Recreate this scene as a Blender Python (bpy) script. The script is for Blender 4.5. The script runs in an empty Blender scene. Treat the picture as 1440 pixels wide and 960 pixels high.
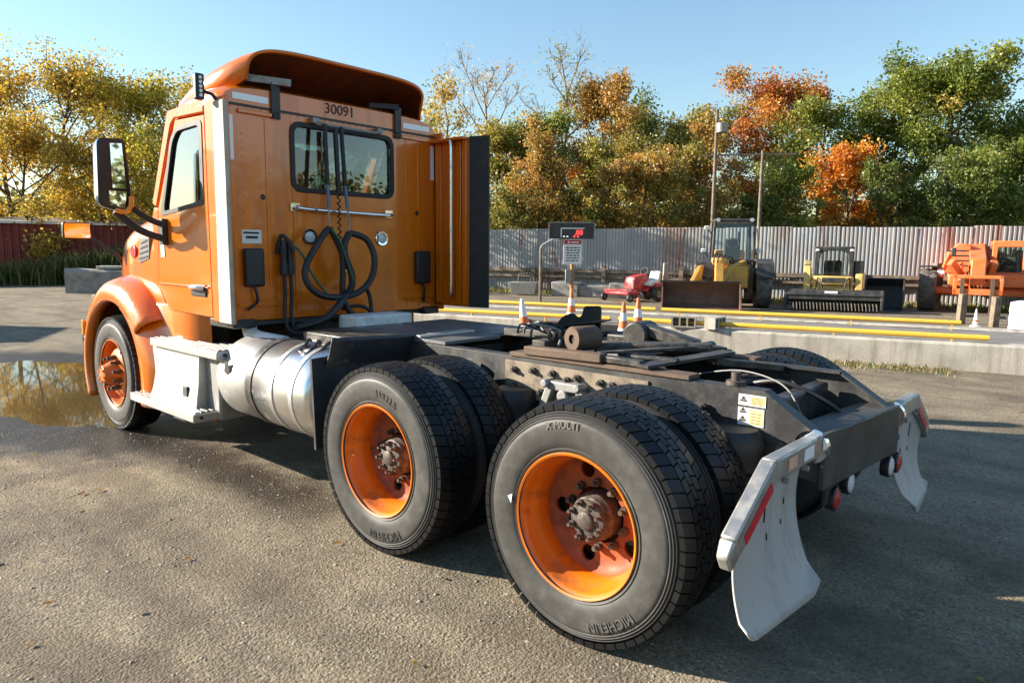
import bpy, bmesh, math, random
import numpy as np
from mathutils import Vector, Matrix
R = math.radians
SC = bpy.context.scene
COL = SC.collection

# ---------------------------------------------------------------- camera, sky, sun, exposure
cam = bpy.data.cameras.new('camera'); cam_o = bpy.data.objects.new('camera', cam); COL.objects.link(cam_o)
cam.lens = 24.555; cam.sensor_width = 36; cam.clip_start = 0.05; cam.clip_end = 3000
yaw, pit, rol = 2.299, -0.128, 0.009
_f = Vector((math.cos(pit)*math.cos(yaw), math.cos(pit)*math.sin(yaw), math.sin(pit)))
_r = _f.cross(Vector((0, 0, 1))).normalized(); _u = _r.cross(_f)
_r2 = _r*math.cos(rol) + _u*math.sin(rol); _u2 = -_r*math.sin(rol) + _u*math.cos(rol)
M = Matrix((_r2, _u2, -_f)).transposed().to_4x4(); M.translation = (1.647, -3.443, 1.633)
cam_o.matrix_world = M
SC.camera = cam_o
SUN_EL, SUN_AZ = R(21.5), R(33)            # light travels along +x turned SUN_AZ towards +y
w = bpy.data.worlds.new('World'); SC.world = w; w.use_nodes = True
nt = w.node_tree; nt.nodes.clear()
sky = nt.nodes.new('ShaderNodeTexSky'); sky.sky_type = 'NISHITA'; sky.sun_disc = False
sky.sun_elevation = SUN_EL; sky.sun_rotation = math.atan2(-math.cos(SUN_AZ), -math.sin(SUN_AZ))
sky.air_density = 1.5; sky.dust_density = 0.15; sky.ozone_density = 4.0; sky.altitude = 50
bg = nt.nodes.new('ShaderNodeBackground'); bg.inputs[1].default_value = 0.08
wo = nt.nodes.new('ShaderNodeOutputWorld')
nt.links.new(sky.outputs[0], bg.inputs[0]); nt.links.new(bg.outputs[0], wo.inputs[0])
sl = bpy.data.lights.new('sun', 'SUN'); sl.energy = 5.0; sl.angle = R(0.53); sl.color = (1.0, 0.9, 0.76)
so = bpy.data.objects.new('sun', sl); COL.objects.link(so)
Ldir = Vector((math.cos(SUN_AZ)*math.cos(SUN_EL), math.sin(SUN_AZ)*math.cos(SUN_EL), -math.sin(SUN_EL)))
so.rotation_euler = Ldir.to_track_quat('-Z', 'Y').to_euler(); so.location = (-20, -10, 15)
vs = SC.view_settings; vs.view_transform = 'Standard'; vs.look = 'None'; vs.gamma = 1; vs.exposure = 1.5
vs.use_curve_mapping = False
SC.render.engine = 'CYCLES'
SC.cycles.use_denoising = True; SC.cycles.max_bounces = 8; SC.cycles.transparent_max_bounces = 12
SC.cycles.sample_clamp_indirect = 6; SC.cycles.caustics_reflective = False; SC.cycles.caustics_refractive = False

# ---------------------------------------------------------------- helpers
class MB:
    def __init__(s): s.v = []; s.f = []; s.m = []
    def add(s, vs, fs, m=0):
        o = len(s.v); s.v += [tuple(p) for p in vs]
        for f in fs: s.f.append(tuple(i+o for i in f)); s.m.append(m)
        return s
    def box(s, p0, p1, m=0):
        x0, x1 = sorted((p0[0], p1[0])); y0, y1 = sorted((p0[1], p1[1])); z0, z1 = sorted((p0[2], p1[2]))
        return s.add([(x0,y0,z0),(x1,y0,z0),(x1,y1,z0),(x0,y1,z0),(x0,y0,z1),(x1,y0,z1),(x1,y1,z1),(x0,y1,z1)],
                     [(3,2,1,0),(4,5,6,7),(0,1,5,4),(1,2,6,5),(2,3,7,6),(3,0,4,7)], m)
    def hexa(s, b, t, m=0):          # bottom quad, top quad
        return s.add(list(b)+list(t), [(3,2,1,0),(4,5,6,7),(0,1,5,4),(1,2,6,5),(2,3,7,6),(3,0,4,7)], m)
    def bar(s, a, b, w, h, up=(0,0,1), m=0):
        a = Vector(a); b = Vector(b); d = (b-a).normalized(); up = Vector(up)
        if abs(d.dot(up)) > .98: up = Vector((1,0,0))
        r = d.cross(up).normalized()*w/2; u = r.cross(d).normalized()*h/2
        return s.hexa([a-r-u, a+r-u, a+r+u, a-r+u], [b-r-u, b+r-u, b+r+u, b-r+u], m)
    def cyl(s, a, b, r0, r1=None, n=16, m=0, cap=True):
        return s.tube([a, b], [r0, r0 if r1 is None else r1], n, m, cap)
    def tube(s, pts, r, n=8, m=0, cap=True):
        pts = [Vector(p) for p in pts]; k = len(pts)
        rr = r if isinstance(r, (list, tuple)) else [r]*k
        t0 = (pts[1]-pts[0]).normalized()
        ref = Vector((0,0,1)) if abs(t0.z) < .9 else Vector((1,0,0))
        a = t0.cross(ref).normalized(); vs = []
        for i, p in enumerate(pts):
            t = (pts[min(i+1,k-1)]-pts[max(i-1,0)]).normalized()
            a = (a - t*a.dot(t)).normalized(); b = t.cross(a)
            for j in range(n):
                q = 2*math.pi*j/n; vs.append(p + (a*math.cos(q)+b*math.sin(q))*rr[i])
        fs = [(i*n+j, i*n+(j+1)%n, (i+1)*n+(j+1)%n, (i+1)*n+j) for i in range(k-1) for j in range(n)]
        if cap: fs += [tuple(range(n))[::-1], tuple(range((k-1)*n, k*n))]
        return s.add(vs, fs, m)
    def lathe(s, prof, c=(0,0,0), ax=(0,-1,0), n=48, m=0, closed=False):   # prof: (r, h along ax)
        c = Vector(c); ax = Vector(ax).normalized()
        ref = Vector((0,0,1)) if abs(ax.z) < .9 else Vector((1,0,0))
        a = ax.cross(ref).normalized(); b = ax.cross(a); k = len(prof); vs = []
        for r, h in prof:
            for j in range(n):
                q = 2*math.pi*j/n; vs.append(c + ax*h + (a*math.cos(q)+b*math.sin(q))*r)
        kk = k if closed else k-1
        fs = [(i*n+j, i*n+(j+1)%n, ((i+1)%k)*n+(j+1)%n, ((i+1)%k)*n+j) for i in range(kk) for j in range(n)]
        return s.add(vs, fs, m)
    def prism(s, poly, fn, d0, d1, m=0):       # fn(u, v, d) -> point
        n = len(poly)
        return s.add([fn(u,v,d0) for u,v in poly]+[fn(u,v,d1) for u,v in poly],
                     [tuple(range(n))[::-1], tuple(range(n,2*n))]+[(i,(i+1)%n,n+(i+1)%n,n+i) for i in range(n)], m)
    def grid(s, pts, m=0, cu=False):           # pts[i][j]
        nu, nv = len(pts), len(pts[0])
        fs = [(i*nv+j, i*nv+(j+1)%nv, (i+1)*nv+(j+1)%nv, (i+1)*nv+j) for i in range(nu-1) for j in range(nv if cu else nv-1)]
        return s.add([p for row in pts for p in row], fs, m)
    def ring(s, outer, inner, c, fn, d0, d1, m=0, n=72):
        an = {round(2*math.pi*i/n - math.pi, 5) for i in range(n)}
        for p in list(outer)+list(inner): an.add(round(math.atan2(p[1]-c[1], p[0]-c[0]), 5))
        an = sorted(an)
        A = [raypoly(outer, c, t) for t in an]; B = [raypoly(inner, c, t) for t in an]; k = len(an)
        vs = [fn(u,v,d0) for u,v in A]+[fn(u,v,d0) for u,v in B]+[fn(u,v,d1) for u,v in A]+[fn(u,v,d1) for u,v in B]
        fs = []
        for i in range(k):
            j = (i+1) % k
            fs += [(i,j,k+j,k+i), (2*k+i,3*k+i,3*k+j,2*k+j), (i,2*k+i,2*k+j,j), (k+i,k+j,3*k+j,3*k+i)]
        return s.add(vs, fs, m)
    def build(s, name, mat, parent=None, bevel=0, ang=38, seg=2, merge=False, loc=None):
        me = bpy.data.meshes.new(name); me.from_pydata(s.v, [], s.f)
        mats = mat if isinstance(mat, (list, tuple)) else [mat]
        for m_ in mats: me.materials.append(m_)
        me.polygons.foreach_set('material_index', s.m)
        bm = bmesh.new(); bm.from_mesh(me)
        if merge: bmesh.ops.remove_doubles(bm, verts=bm.verts, dist=1e-4)
        bmesh.ops.recalc_face_normals(bm, faces=bm.faces); bm.to_mesh(me); bm.free()
        me.polygons.foreach_set('use_smooth', [True]*len(me.polygons)); me.set_sharp_from_angle(angle=R(ang))
        o = bpy.data.objects.new(name, me); COL.objects.link(o)
        if parent: o.parent = parent
        if loc is not None: o.location = loc
        if bevel:
            b = o.modifiers.new('bevel', 'BEVEL'); b.width = bevel; b.segments = seg; b.limit_method = 'ANGLE'; b.angle_limit = R(40)
            b.use_clamp_overlap = True; b.harden_normals = False
        return o
def raypoly(poly, c, t):
    dx, dy = math.cos(t), math.sin(t); best = None; n = len(poly)
    for i in range(n):
        ax, ay = poly[i][0]-c[0], poly[i][1]-c[1]; bx, by = poly[(i+1)%n][0]-c[0], poly[(i+1)%n][1]-c[1]
        ex, ey = bx-ax, by-ay; den = dx*ey - dy*ex
        if abs(den) < 1e-12: continue
        s_ = (ax*ey - ay*ex)/den; u = (ax*dy - ay*dx)/den
        if s_ > 0 and -1e-6 <= u <= 1+1e-6 and (best is None or s_ > best): best = s_
    best = best or 0
    return (c[0]+dx*best, c[1]+dy*best)
def rpoly(poly, r, n=5):                      # round the corners of a convex polygon
    out = []; k = len(poly)
    for i in range(k):
        p = Vector(poly[i]); a = Vector(poly[i-1]); b = Vector(poly[(i+1)%k])
        da = (a-p); db = (b-p); rr = min(r, da.length*.45, db.length*.45)
        p0 = p+da.normalized()*rr; p1 = p+db.normalized()*rr
        for j in range(n+1):
            t = j/n; q = p0*(1-t)**2 + p*2*t*(1-t) + p1*t*t; out.append((q.x, q.y))
    return out
def rect(x0, x1, y0, y1): return [(x0,y0),(x1,y0),(x1,y1),(x0,y1)]
def YZ(x): return lambda u, v, d: (x+d, u, v)
def XZ(y): return lambda u, v, d: (u, y+d, v)
def XY(z): return lambda u, v, d: (u, v, z+d)
def spline(pts, n=6):
    P = [Vector(p) for p in pts]; out = []
    for i in range(len(P)-1):
        a, b, c, d = P[max(i-1,0)], P[i], P[i+1], P[min(i+2,len(P)-1)]
        for j in range(n):
            t = j/n
            out.append(0.5*((2*b)+(c-a)*t+(2*a-5*b+4*c-d)*t*t+(3*b-a-3*c+d)*t**3))
    out.append(P[-1]); return out
def thing(name, label, cat, loc=(0,0,0), rotz=0, group=None):
    o = bpy.data.objects.new(name, None); COL.objects.link(o); o.empty_display_size = .2
    o.location = loc; o.rotation_euler = (0,0,rotz); tag(o, label, cat, group); return o
def tag(o, label, cat, group=None):
    o['label'] = label; o['category'] = cat
    if group: o['group'] = group
    return o
def lab(o, t): o['label'] = t; return o
def struct(o, label=None):
    o['kind'] = 'structure'
    if label: o['label'] = label
    return o
def copy_tree(o, parent=None):
    c = o.copy(); COL.objects.link(c); c.parent = parent
    for ch in list(o.children): copy_tree(ch, c)
    return c
def text_pts(s, size, extrude=0.0, align='CENTER'):
    cu = bpy.data.curves.new('txt', 'FONT'); cu.body = s; cu.size = size; cu.extrude = extrude; cu.align_x = align; cu.align_y = 'CENTER'
    cu.resolution_u = 3
    o = bpy.data.objects.new('txt', cu); COL.objects.link(o)
    dg = bpy.context.evaluated_depsgraph_get(); ev = o.evaluated_get(dg); me = ev.to_mesh()
    v = [tuple(p.co) for p in me.vertices]; f = [tuple(p.vertices) for p in me.polygons]
    ev.to_mesh_clear(); bpy.data.objects.remove(o); bpy.data.curves.remove(cu)
    return v, f

# ---------------------------------------------------------------- materials
def mat(name): 
    m = bpy.data.materials.new(name); m.use_nodes = True
    return m, m.node_tree, m.node_tree.nodes['Principled BSDF']
def N(nt, t, **k):
    n = nt.nodes.new(t)
    for a, b in k.items(): setattr(n, a, b)
    return n
def noise(nt, scale, detail=4, rough=.55, obj=False, vec=None):
    n = N(nt, 'ShaderNodeTexNoise'); n.inputs['Scale'].default_value = scale; n.inputs['Detail'].default_value = detail; n.inputs['Roughness'].default_value = rough
    if vec is None: vec = N(nt, 'ShaderNodeNewGeometry').outputs['Position'] if not obj else N(nt, 'ShaderNodeTexCoord').outputs['Object']
    nt.links.new(vec, n.inputs['Vector']); return n.outputs['Fac']
def ramp(nt, fac, stops):
    r = N(nt, 'ShaderNodeValToRGB'); e = r.color_ramp.elements
    while len(e) < len(stops): e.new(.5)
    for el, (p, c) in zip(e, stops): el.position = p; el.color = (c[0],c[1],c[2],1) if hasattr(c, '__len__') else (c,c,c,1)
    nt.links.new(fac, r.inputs[0]); return r.outputs[0]
def mix(nt, fac, a, b, mode='MIX'):
    n = N(nt, 'ShaderNodeMix', data_type='RGBA', blend_type=mode)
    for sock, v in ((n.inputs[0], fac), (n.inputs[6], a), (n.inputs[7], b)):
        if isinstance(v, (int, float)): sock.default_value = v
        elif isinstance(v, tuple): sock.default_value = (*v[:3], 1)
        else: nt.links.new(v, sock)
    return n.outputs[2]
def math_(nt, op, a, b=0.0, clamp=False):
    n = N(nt, 'ShaderNodeMath', operation=op); n.use_clamp = clamp
    for i, v in enumerate((a, b)):
        if isinstance(v, (int, float)): n.inputs[i].default_value = v
        else: nt.links.new(v, n.inputs[i])
    return n.outputs[0]
def bump(nt, p, h, strength=.3, dist=.01):
    b = N(nt, 'ShaderNodeBump'); b.inputs['Strength'].default_value = strength; b.inputs['Distance'].default_value = dist
    nt.links.new(h, b.inputs['Height']); nt.links.new(b.outputs[0], p.inputs['Normal'])
def simple(name, col, rough=.5, metal=0, dirt=None, dscale=6, dlo=.45, dhi=.7, bmp=0, bscale=60, coat=0, spec=.5, var=.12, obj=False):
    m, t, p = mat(name)
    p.inputs['Roughness'].default_value = rough; p.inputs['Metallic'].default_value = metal
    p.inputs['Coat Weight'].default_value = coat; p.inputs['Specular IOR Level'].default_value = spec; p.inputs['Coat Roughness'].default_value = .06
    n1 = noise(t, dscale*2.3, 5, .6, obj)
    c = mix(t, n1, tuple(x*(1-var) for x in col), tuple(min(1,x*(1+var)) for x in col))
    if dirt:
        n2 = noise(t, dscale, 6, .65, obj); k = ramp(t, n2, [(dlo, 0), (dhi, 1)])
        c = mix(t, k, c, dirt)
        r = N(t, 'ShaderNodeMapRange'); t.links.new(k, r.inputs[0]); r.inputs[3].default_value = rough; r.inputs[4].default_value = max(rough, .8)
        t.links.new(r.outputs[0], p.inputs['Roughness'])
        if metal:
            r = N(t, 'ShaderNodeMapRange'); t.links.new(k, r.inputs[0]); r.inputs[3].default_value = metal; r.inputs[4].default_value = .1
            t.links.new(r.outputs[0], p.inputs['Metallic'])
    else:
        r = N(t, 'ShaderNodeMapRange'); t.links.new(n1, r.inputs[0]); r.inputs[3].default_value = rough*.8; r.inputs[4].default_value = min(1, rough*1.2)
        t.links.new(r.outputs[0], p.inputs['Roughness'])
    t.links.new(c, p.inputs['Base Color'])
    if bmp: bump(t, p, noise(t, bscale, 4, .6, obj), bmp, .004)
    return m
def glass(name, tint=(.75,.85,.85), refl=1.0):
    m = bpy.data.materials.new(name); m.use_nodes = True; t = m.node_tree; t.nodes.clear()
    tr = N(t, 'ShaderNodeBsdfTransparent'); tr.inputs[0].default_value = (*tint, 1)
    gl = N(t, 'ShaderNodeBsdfGlossy'); gl.inputs['Roughness'].default_value = .01; gl.inputs[0].default_value = (1,1,1,1)
    fr = N(t, 'ShaderNodeFresnel'); fr.inputs[0].default_value = 1.5
    mx = N(t, 'ShaderNodeMixShader'); o = N(t, 'ShaderNodeOutputMaterial')
    t.links.new(math_(t, 'MULTIPLY', fr.outputs[0], 1.7*refl, True), mx.inputs[0]); t.links.new(tr.outputs[0], mx.inputs[1]); t.links.new(gl.outputs[0], mx.inputs[2])
    t.links.new(mx.outputs[0], o.inputs[0]); return m
def emit(name, col, s):
    m, t, p = mat(name); p.inputs['Base Color'].default_value = (*col,1); p.inputs['Emission Color'].default_value = (*col,1); p.inputs['Emission Strength'].default_value = s
    return m
def orange_mat():
    m, t, p = mat('orange_paint'); g = N(t, 'ShaderNodeNewGeometry').outputs['Position']
    mp = N(t, 'ShaderNodeMapping'); mp.inputs['Scale'].default_value = (9,9,.7); t.links.new(g, mp.inputs[0])
    c = mix(t, noise(t, 5, 4, .6, vec=g), (.72,.152,.0015), (.78,.182,.003))
    st = math_(t, 'MULTIPLY', ramp(t, noise(t, 1, 5, .65, vec=mp.outputs[0]), [(.46, 0), (.74, .75)]), ramp(t, noise(t, .9, 3, .5, vec=g), [(.35, .1), (.65, 1)]))
    c = mix(t, st, c, (.27,.062,.012)); fl = ramp(t, noise(t, 22, 5, .7, vec=g), [(.62, 0), (.78, .45)])
    c = mix(t, fl, c, (.42,.12,.03)); t.links.new(c, p.inputs['Base Color'])
    r = N(t, 'ShaderNodeMapRange'); t.links.new(math_(t, 'MAXIMUM', st, fl), r.inputs[0]); r.inputs[3].default_value = .22; r.inputs[4].default_value = .6; t.links.new(r.outputs[0], p.inputs['Roughness'])
    p.inputs['Coat Weight'].default_value = .8; p.inputs['Coat Roughness'].default_value = .05; bump(t, p, noise(t, 2.5, 3, .5, vec=g), .06, .02); return m
ORANGE = orange_mat()
ORANGE_RUST = simple('orange_rim_paint', (.68,.165,.006), .36, dirt=(.17,.05,.018), dscale=7, dlo=.52, dhi=.76, coat=.25, obj=True)
DISCM = simple('shaded_rusty_wheel_disc', (.36,.075,.018), .6, dirt=(.13,.04,.02), dscale=11, dlo=.45, dhi=.7, obj=True)  # rust red, with the shade deep inside the rim darkened into the colour
HUBRUST = simple('hub_grime', (.12,.10,.085), .55, metal=.4, dirt=(.045,.03,.022), dscale=30, dlo=.4, dhi=.65, bmp=.4)
DRUM = simple('brake_drum_rust', (.10,.045,.025), .8, dirt=(.2,.1,.05), dscale=20, bmp=.3)
ALU = simple('polished_aluminium', (.86,.86,.85), .27, metal=1, dirt=(.42,.40,.36), dscale=7, dlo=.6, dhi=1.0)
ALU_DULL = simple('brushed_aluminium', (.50,.49,.47), .45, metal=.85, dirt=(.30,.28,.25), dscale=8, dlo=.5, dhi=.95)
CHROME = simple('chrome', (.85,.85,.86), .08, metal=1)
STEEL = simple('grey_steel', (.30,.30,.29), .5, metal=.4, dirt=(.2,.16,.12), dscale=14)
BLACKP = simple('black_plastic', (.018,.018,.02), .45, dirt=(.06,.055,.05), dscale=8, dlo=.5, dhi=.9)
RUBBER = simple('black_rubber', (.016,.016,.017), .6, dirt=(.06,.055,.05), dscale=8, dlo=.5, dhi=.9)
FRAMEM = simple('frame_black_dusty', (.024,.024,.025), .42, dirt=(.085,.08,.07), dscale=5, dlo=.42, dhi=.8, bmp=.15)
FRAMETAN = simple('frame_caked_dust', (.25,.20,.145), .85, dirt=(.075,.06,.045), dscale=9, dlo=.45, dhi=.7, bmp=.5, bscale=40)
RUSTST = simple('rusty_steel', (.13,.085,.055), .75, metal=.2, dirt=(.09,.06,.045), dscale=14, dlo=.4, dhi=.65, bmp=.4)
GREASE = simple('greasy_black_steel', (.03,.028,.026), .4, dirt=(.12,.10,.08), dscale=12, dlo=.45, dhi=.75, bmp=.3)
BEIGE = simple('weathered_pale_rubber', (.46,.43,.37), .6, dirt=(.30,.27,.22), dscale=6)
WHITEP = simple('white_paint', (.75,.75,.72), .4, dirt=(.5,.47,.42), dscale=8)
REFLW = simple('white_reflective_tape', (.92,.93,.95), .25, var=.02)
REFLR = simple('red_reflective_tape', (.62,.02,.03), .3)
REFLO = simple('orange_reflective_tape', (.8,.45,.28), .3)
REDLENS = simple('red_lens', (.45,.02,.02), .12, coat=.6)
AMBER = simple('amber_lens', (.8,.3,.02), .12, coat=.6)
WHITELENS = simple('white_lens', (.7,.72,.74), .12, coat=.6)
def flap_mat():
    m, t, p = mat('white_mudflap'); g = N(t, 'ShaderNodeNewGeometry').outputs['Position']
    mp = N(t, 'ShaderNodeMapping'); mp.inputs['Scale'].default_value = (14,14,1.6); t.links.new(g, mp.inputs[0])
    c = mix(t, noise(t, 4, 5, .6, vec=g), (.38,.37,.35), (.47,.46,.44))
    c = mix(t, ramp(t, noise(t, 1, 6, .7, vec=mp.outputs[0]), [(.5, 0), (.75, .7)]), c, (.22,.20,.17))
    c = mix(t, ramp(t, noise(t, 60, 3, .6, vec=g), [(.62, 0), (.74, .5)]), c, (.16,.14,.115))
    t.links.new(c, p.inputs['Base Color']); p.inputs['Roughness'].default_value = .5; bump(t, p, noise(t, 6, 3, .5, vec=g), .1, .02); return m
FLAPM = flap_mat()
MIRROR = simple('mirror_glass', (.85,.87,.88), .02, metal=1, var=.01)
GLASS = glass('window_glass'); GLASSR = glass('reflective_door_glass', (.5,.62,.66), 2.0); GLASSD = glass('dark_window_glass', (.42,.5,.5))
INTER = simple('cab_interior', (.09,.085,.08), .8)
INTERL = simple('cab_headliner', (.35,.33,.30), .8)
PAPER = simple('label_paper', (.75,.74,.70), .5, var=.03); INK = simple('dark_ink', (.03,.025,.03), .6); YEL = simple('yellow_label', (.75,.6,.25), .5)
HOSE = simple('black_hose', (.015,.015,.016), .5); HOSEG = simple('green_hose', (.02,.10,.06), .45); HOSEB = simple('blue_grey_rod', (.12,.17,.24), .4, metal=.5)
DECKM = simple('deck_plate', (.16,.165,.17), .45, metal=.5, dirt=(.10,.09,.08), dscale=9, bmp=.3, bscale=90)
def conc_mat():
    m, t, p = mat('concrete'); g = N(t, 'ShaderNodeNewGeometry').outputs['Position']
    mp = N(t, 'ShaderNodeMapping'); mp.inputs['Scale'].default_value = (7,7,.5); t.links.new(g, mp.inputs[0])
    c = ramp(t, noise(t, 2.2, 6, .65, vec=g), [(.3, (.30,.275,.23)), (.55, (.42,.39,.33)), (.8, (.50,.465,.40))])
    c = mix(t, ramp(t, noise(t, 1, 4, .6, vec=mp.outputs[0]), [(.48, 0), (.72, .75)]), c, (.17,.15,.12))
    t.links.new(c, p.inputs['Base Color']); p.inputs['Roughness'].default_value = .92; bump(t, p, noise(t, 35, 4, .6, vec=g), .5, .006); return m
CONC = conc_mat()
CONCD = simple('old_concrete_block', (.30,.28,.25), .9, dirt=(.14,.13,.11), dscale=3, dlo=.42, dhi=.7, bmp=.6, bscale=30)
ASPH = simple('scale_deck_asphalt', (.16,.15,.14), .9, dirt=(.24,.21,.17), dscale=2, bmp=.4)
YPIPE = simple('yellow_pipe_paint', (.72,.43,.05), .45, dirt=(.45,.27,.08), dscale=4, dlo=.55, dhi=.9)
WOOD = simple('weathered_timber', (.22,.17,.12), .9, dirt=(.10,.075,.05), dscale=5, bmp=.5)
WOODG = simple('grey_timber', (.33,.32,.30), .9, dirt=(.2,.18,.15), dscale=5, bmp=.4)
CONEO = simple('cone_orange', (.85,.17,.04), .5, dirt=(.5,.2,.1), dscale=7); CONEW = simple('cone_white', (.85,.85,.85), .4)
CATY = simple('machine_yellow', (.66,.36,.06), .45, dirt=(.34,.2,.09), dscale=4, dlo=.45, dhi=.8)
CATP = simple('pale_yellow_paint', (.74,.47,.13), .45, dirt=(.45,.29,.12), dscale=5, dlo=.5, dhi=.9)
TELEO = simple('telehandler_orange', (.82,.17,.035), .45, dirt=(.60,.26,.14), dscale=3, dlo=.45, dhi=.85)
MOWR = simple('mower_red', (.50,.02,.03), .35, dirt=(.3,.06,.05), dscale=6, coat=.3)
BUCKR = simple('bucket_rust', (.20,.10,.06), .7, metal=.3, dirt=(.10,.055,.04), dscale=4, dlo=.4, dhi=.7, bmp=.3)
DARKM = simple('dark_machine_paint', (.03,.03,.032), .5, dirt=(.08,.07,.06), dscale=5)
TYREOFF = simple('dusty_offroad_tyre', (.07,.065,.055), .9, dirt=(.22,.19,.15), dscale=5, dlo=.4, dhi=.75)
BARK = simple('bark', (.10,.078,.058), .95, dirt=(.045,.035,.028), dscale=7, bmp=.6, bscale=25); BARKL = simple('pale_bark', (.30,.26,.21), .95, dirt=(.15,.12,.1), dscale=7)
def tyre_mat():
    m, t, p = mat('tyre_rubber')
    tc = N(t, 'ShaderNodeTexCoord').outputs['Object']; sp = N(t, 'ShaderNodeSeparateXYZ'); t.links.new(tc, sp.inputs[0])
    rr = math_(t, 'SQRT', math_(t, 'ADD', math_(t, 'MULTIPLY', sp.outputs[0], sp.outputs[0]), math_(t, 'MULTIPLY', sp.outputs[2], sp.outputs[2])))
    n1 = noise(t, 9, 6, .65, vec=tc); n2 = noise(t, 45, 3, .6, vec=tc); n3 = noise(t, 2.6, 4, .6, vec=tc)
    d = ramp(t, n1, [(.3, (.042,.041,.039)), (.55, (.075,.072,.066)), (.8, (.14,.133,.12))])
    d = mix(t, ramp(t, n3, [(.42, 0), (.68, .8)]), d, (.036,.035,.034))
    d = mix(t, ramp(t, n2, [(.6, 0), (.78, .6)]), d, (.025,.025,.025))
    sh = math_(t, 'ADD', rr, math_(t, 'MULTIPLY', math_(t, 'SUBTRACT', n1, .5), .05)); d = mix(t, ramp(t, sh, [(.452, 0), (.474, .85)]), d, (.02,.02,.021))
    t.links.new(d, p.inputs['Base Color']); p.inputs['Roughness'].default_value = .55; p.inputs['Specular IOR Level'].default_value = .3
    wv = N(t, 'ShaderNodeMath', operation='SINE'); t.links.new(math_(t, 'MULTIPLY', rr, 900), wv.inputs[0])
    bump(t, p, math_(t, 'ADD', n2, math_(t, 'MULTIPLY', wv.outputs[0], .12)), .15, .004); return m
TYRES = tyre_mat()
TYRET = simple('tyre_tread_rubber', (.006,.0065,.0075), .42, dirt=(.016,.0155,.015), dscale=9, dlo=.55, dhi=.9, obj=True, spec=.3)
TYREL = simple('tyre_lettering', (.035,.034,.032), .6)
def leaf_mat():
    m = bpy.data.materials.new('leaf'); m.use_nodes = True; t = m.node_tree; t.nodes.clear()
    a = N(t, 'ShaderNodeAttribute', attribute_name='col')
    d = N(t, 'ShaderNodeBsdfDiffuse'); tr = N(t, 'ShaderNodeBsdfTranslucent'); mx = N(t, 'ShaderNodeMixShader'); mx.inputs[0].default_value = .45
    g = N(t, 'ShaderNodeBsdfGlossy'); g.inputs['Roughness'].default_value = .45; g.inputs[0].default_value = (.6,.6,.6,1); m2 = N(t, 'ShaderNodeMixShader'); m2.inputs[0].default_value = .05
    o = N(t, 'ShaderNodeOutputMaterial')
    t.links.new(a.outputs['Color'], d.inputs[0]); t.links.new(a.outputs['Color'], tr.inputs[0])
    t.links.new(d.outputs[0], mx.inputs[1]); t.links.new(tr.outputs[0], mx.inputs[2]); t.links.new(mx.outputs[0], m2.inputs[1]); t.links.new(g.outputs[0], m2.inputs[2])
    t.links.new(m2.outputs[0], o.inputs[0]); return m
LEAF = leaf_mat()
def sheet_mat():
    m, t, p = mat('corrugated_sheet')
    oi = N(t, 'ShaderNodeObjectInfo'); g = N(t, 'ShaderNodeNewGeometry').outputs['Position']
    mp = N(t, 'ShaderNodeMapping'); mp.inputs['Scale'].default_value = (2.2,2.2,.28); t.links.new(g, mp.inputs[0])
    base = ramp(t, oi.outputs['Random'], [(0, (.27,.268,.26)), (.5, (.37,.37,.365)), (.85, (.31,.305,.29)), (1, (.29,.22,.19))])
    k = noise(t, 1.0, 6, .7, vec=mp.outputs[0])
    thr = math_(t, 'ADD', k, math_(t, 'MULTIPLY', math_(t, 'SUBTRACT', oi.outputs['Random'], .5), .22))
    c = mix(t, ramp(t, thr, [(.60, 0), (.70, .85)]), base, (.17,.062,.042))
    c = mix(t, ramp(t, noise(t, .9, 5, .6), [(.5, 0), (.75, .35)]), c, (.2,.19,.18))
    t.links.new(c, p.inputs['Base Color']); p.inputs['Metallic'].default_value = .15; p.inputs['Roughness'].default_value = .6; return m
SHEET = sheet_mat()
REDWALL = simple('red_corrugated_wall', (.20,.028,.020), .6, dirt=(.11,.02,.016), dscale=1.2, dlo=.45, dhi=.8)
PALEBLUE = simple('pale_blue_door', (.50,.58,.66), .6, dirt=(.3,.35,.42), dscale=2)
# ---------------------------------------------------------------- ground, puddle, gravel, grass
rng = np.random.default_rng(7)
_perm = rng.random((256, 256))
def vnoise(x, y):
    xi = np.floor(x).astype(int); yi = np.floor(y).astype(int); fx = x-xi; fy = y-yi
    fx = fx*fx*(3-2*fx); fy = fy*fy*(3-2*fy)
    g = lambda a, b: _perm[a & 255, b & 255]
    return (g(xi,yi)*(1-fx)+g(xi+1,yi)*fx)*(1-fy)+(g(xi,yi+1)*(1-fx)+g(xi+1,yi+1)*fx)*fy - .5
def fbm(x, y, o=4):
    s = 0; a = 1
    for i in range(o): s = s+a*vnoise(x*2**i+17*i, y*2**i+31*i); a *= .5
    return s
PUD = (-8.1, -.95, 3.5, 1.35)
def gh(x, y):
    x = np.asarray(x, float); y = np.asarray(y, float)
    h = .012*fbm(x*.9, y*.9, 3) + .007*fbm(x*5, y*5, 3)
    e = 1-((x-PUD[0])/PUD[2])**2-((y-PUD[1])/PUD[3])**2
    h = h - .035*np.clip(e+.35*fbm(x*1.1+5, y*1.1, 3), 0, .6)
    d = np.hypot(x+3, y)
    return h*np.clip(1-(d-14)/10, 0, 1)
def axis(lo, hi, step, far):
    a = list(np.arange(lo, hi, step)); g = step; x = a[-1]; b = []
    while x < far: g *= 1.18; x += g; b.append(x)
    g = step; x = a[0]; c = []
    while x > -far: g *= 1.18; x -= g; c.append(x)
    return np.array(c[::-1]+a+b)
ax_, ay_ = axis(-11.5, 3.5, .05, 900), axis(-4.2, 3.5, .05, 900)
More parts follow.
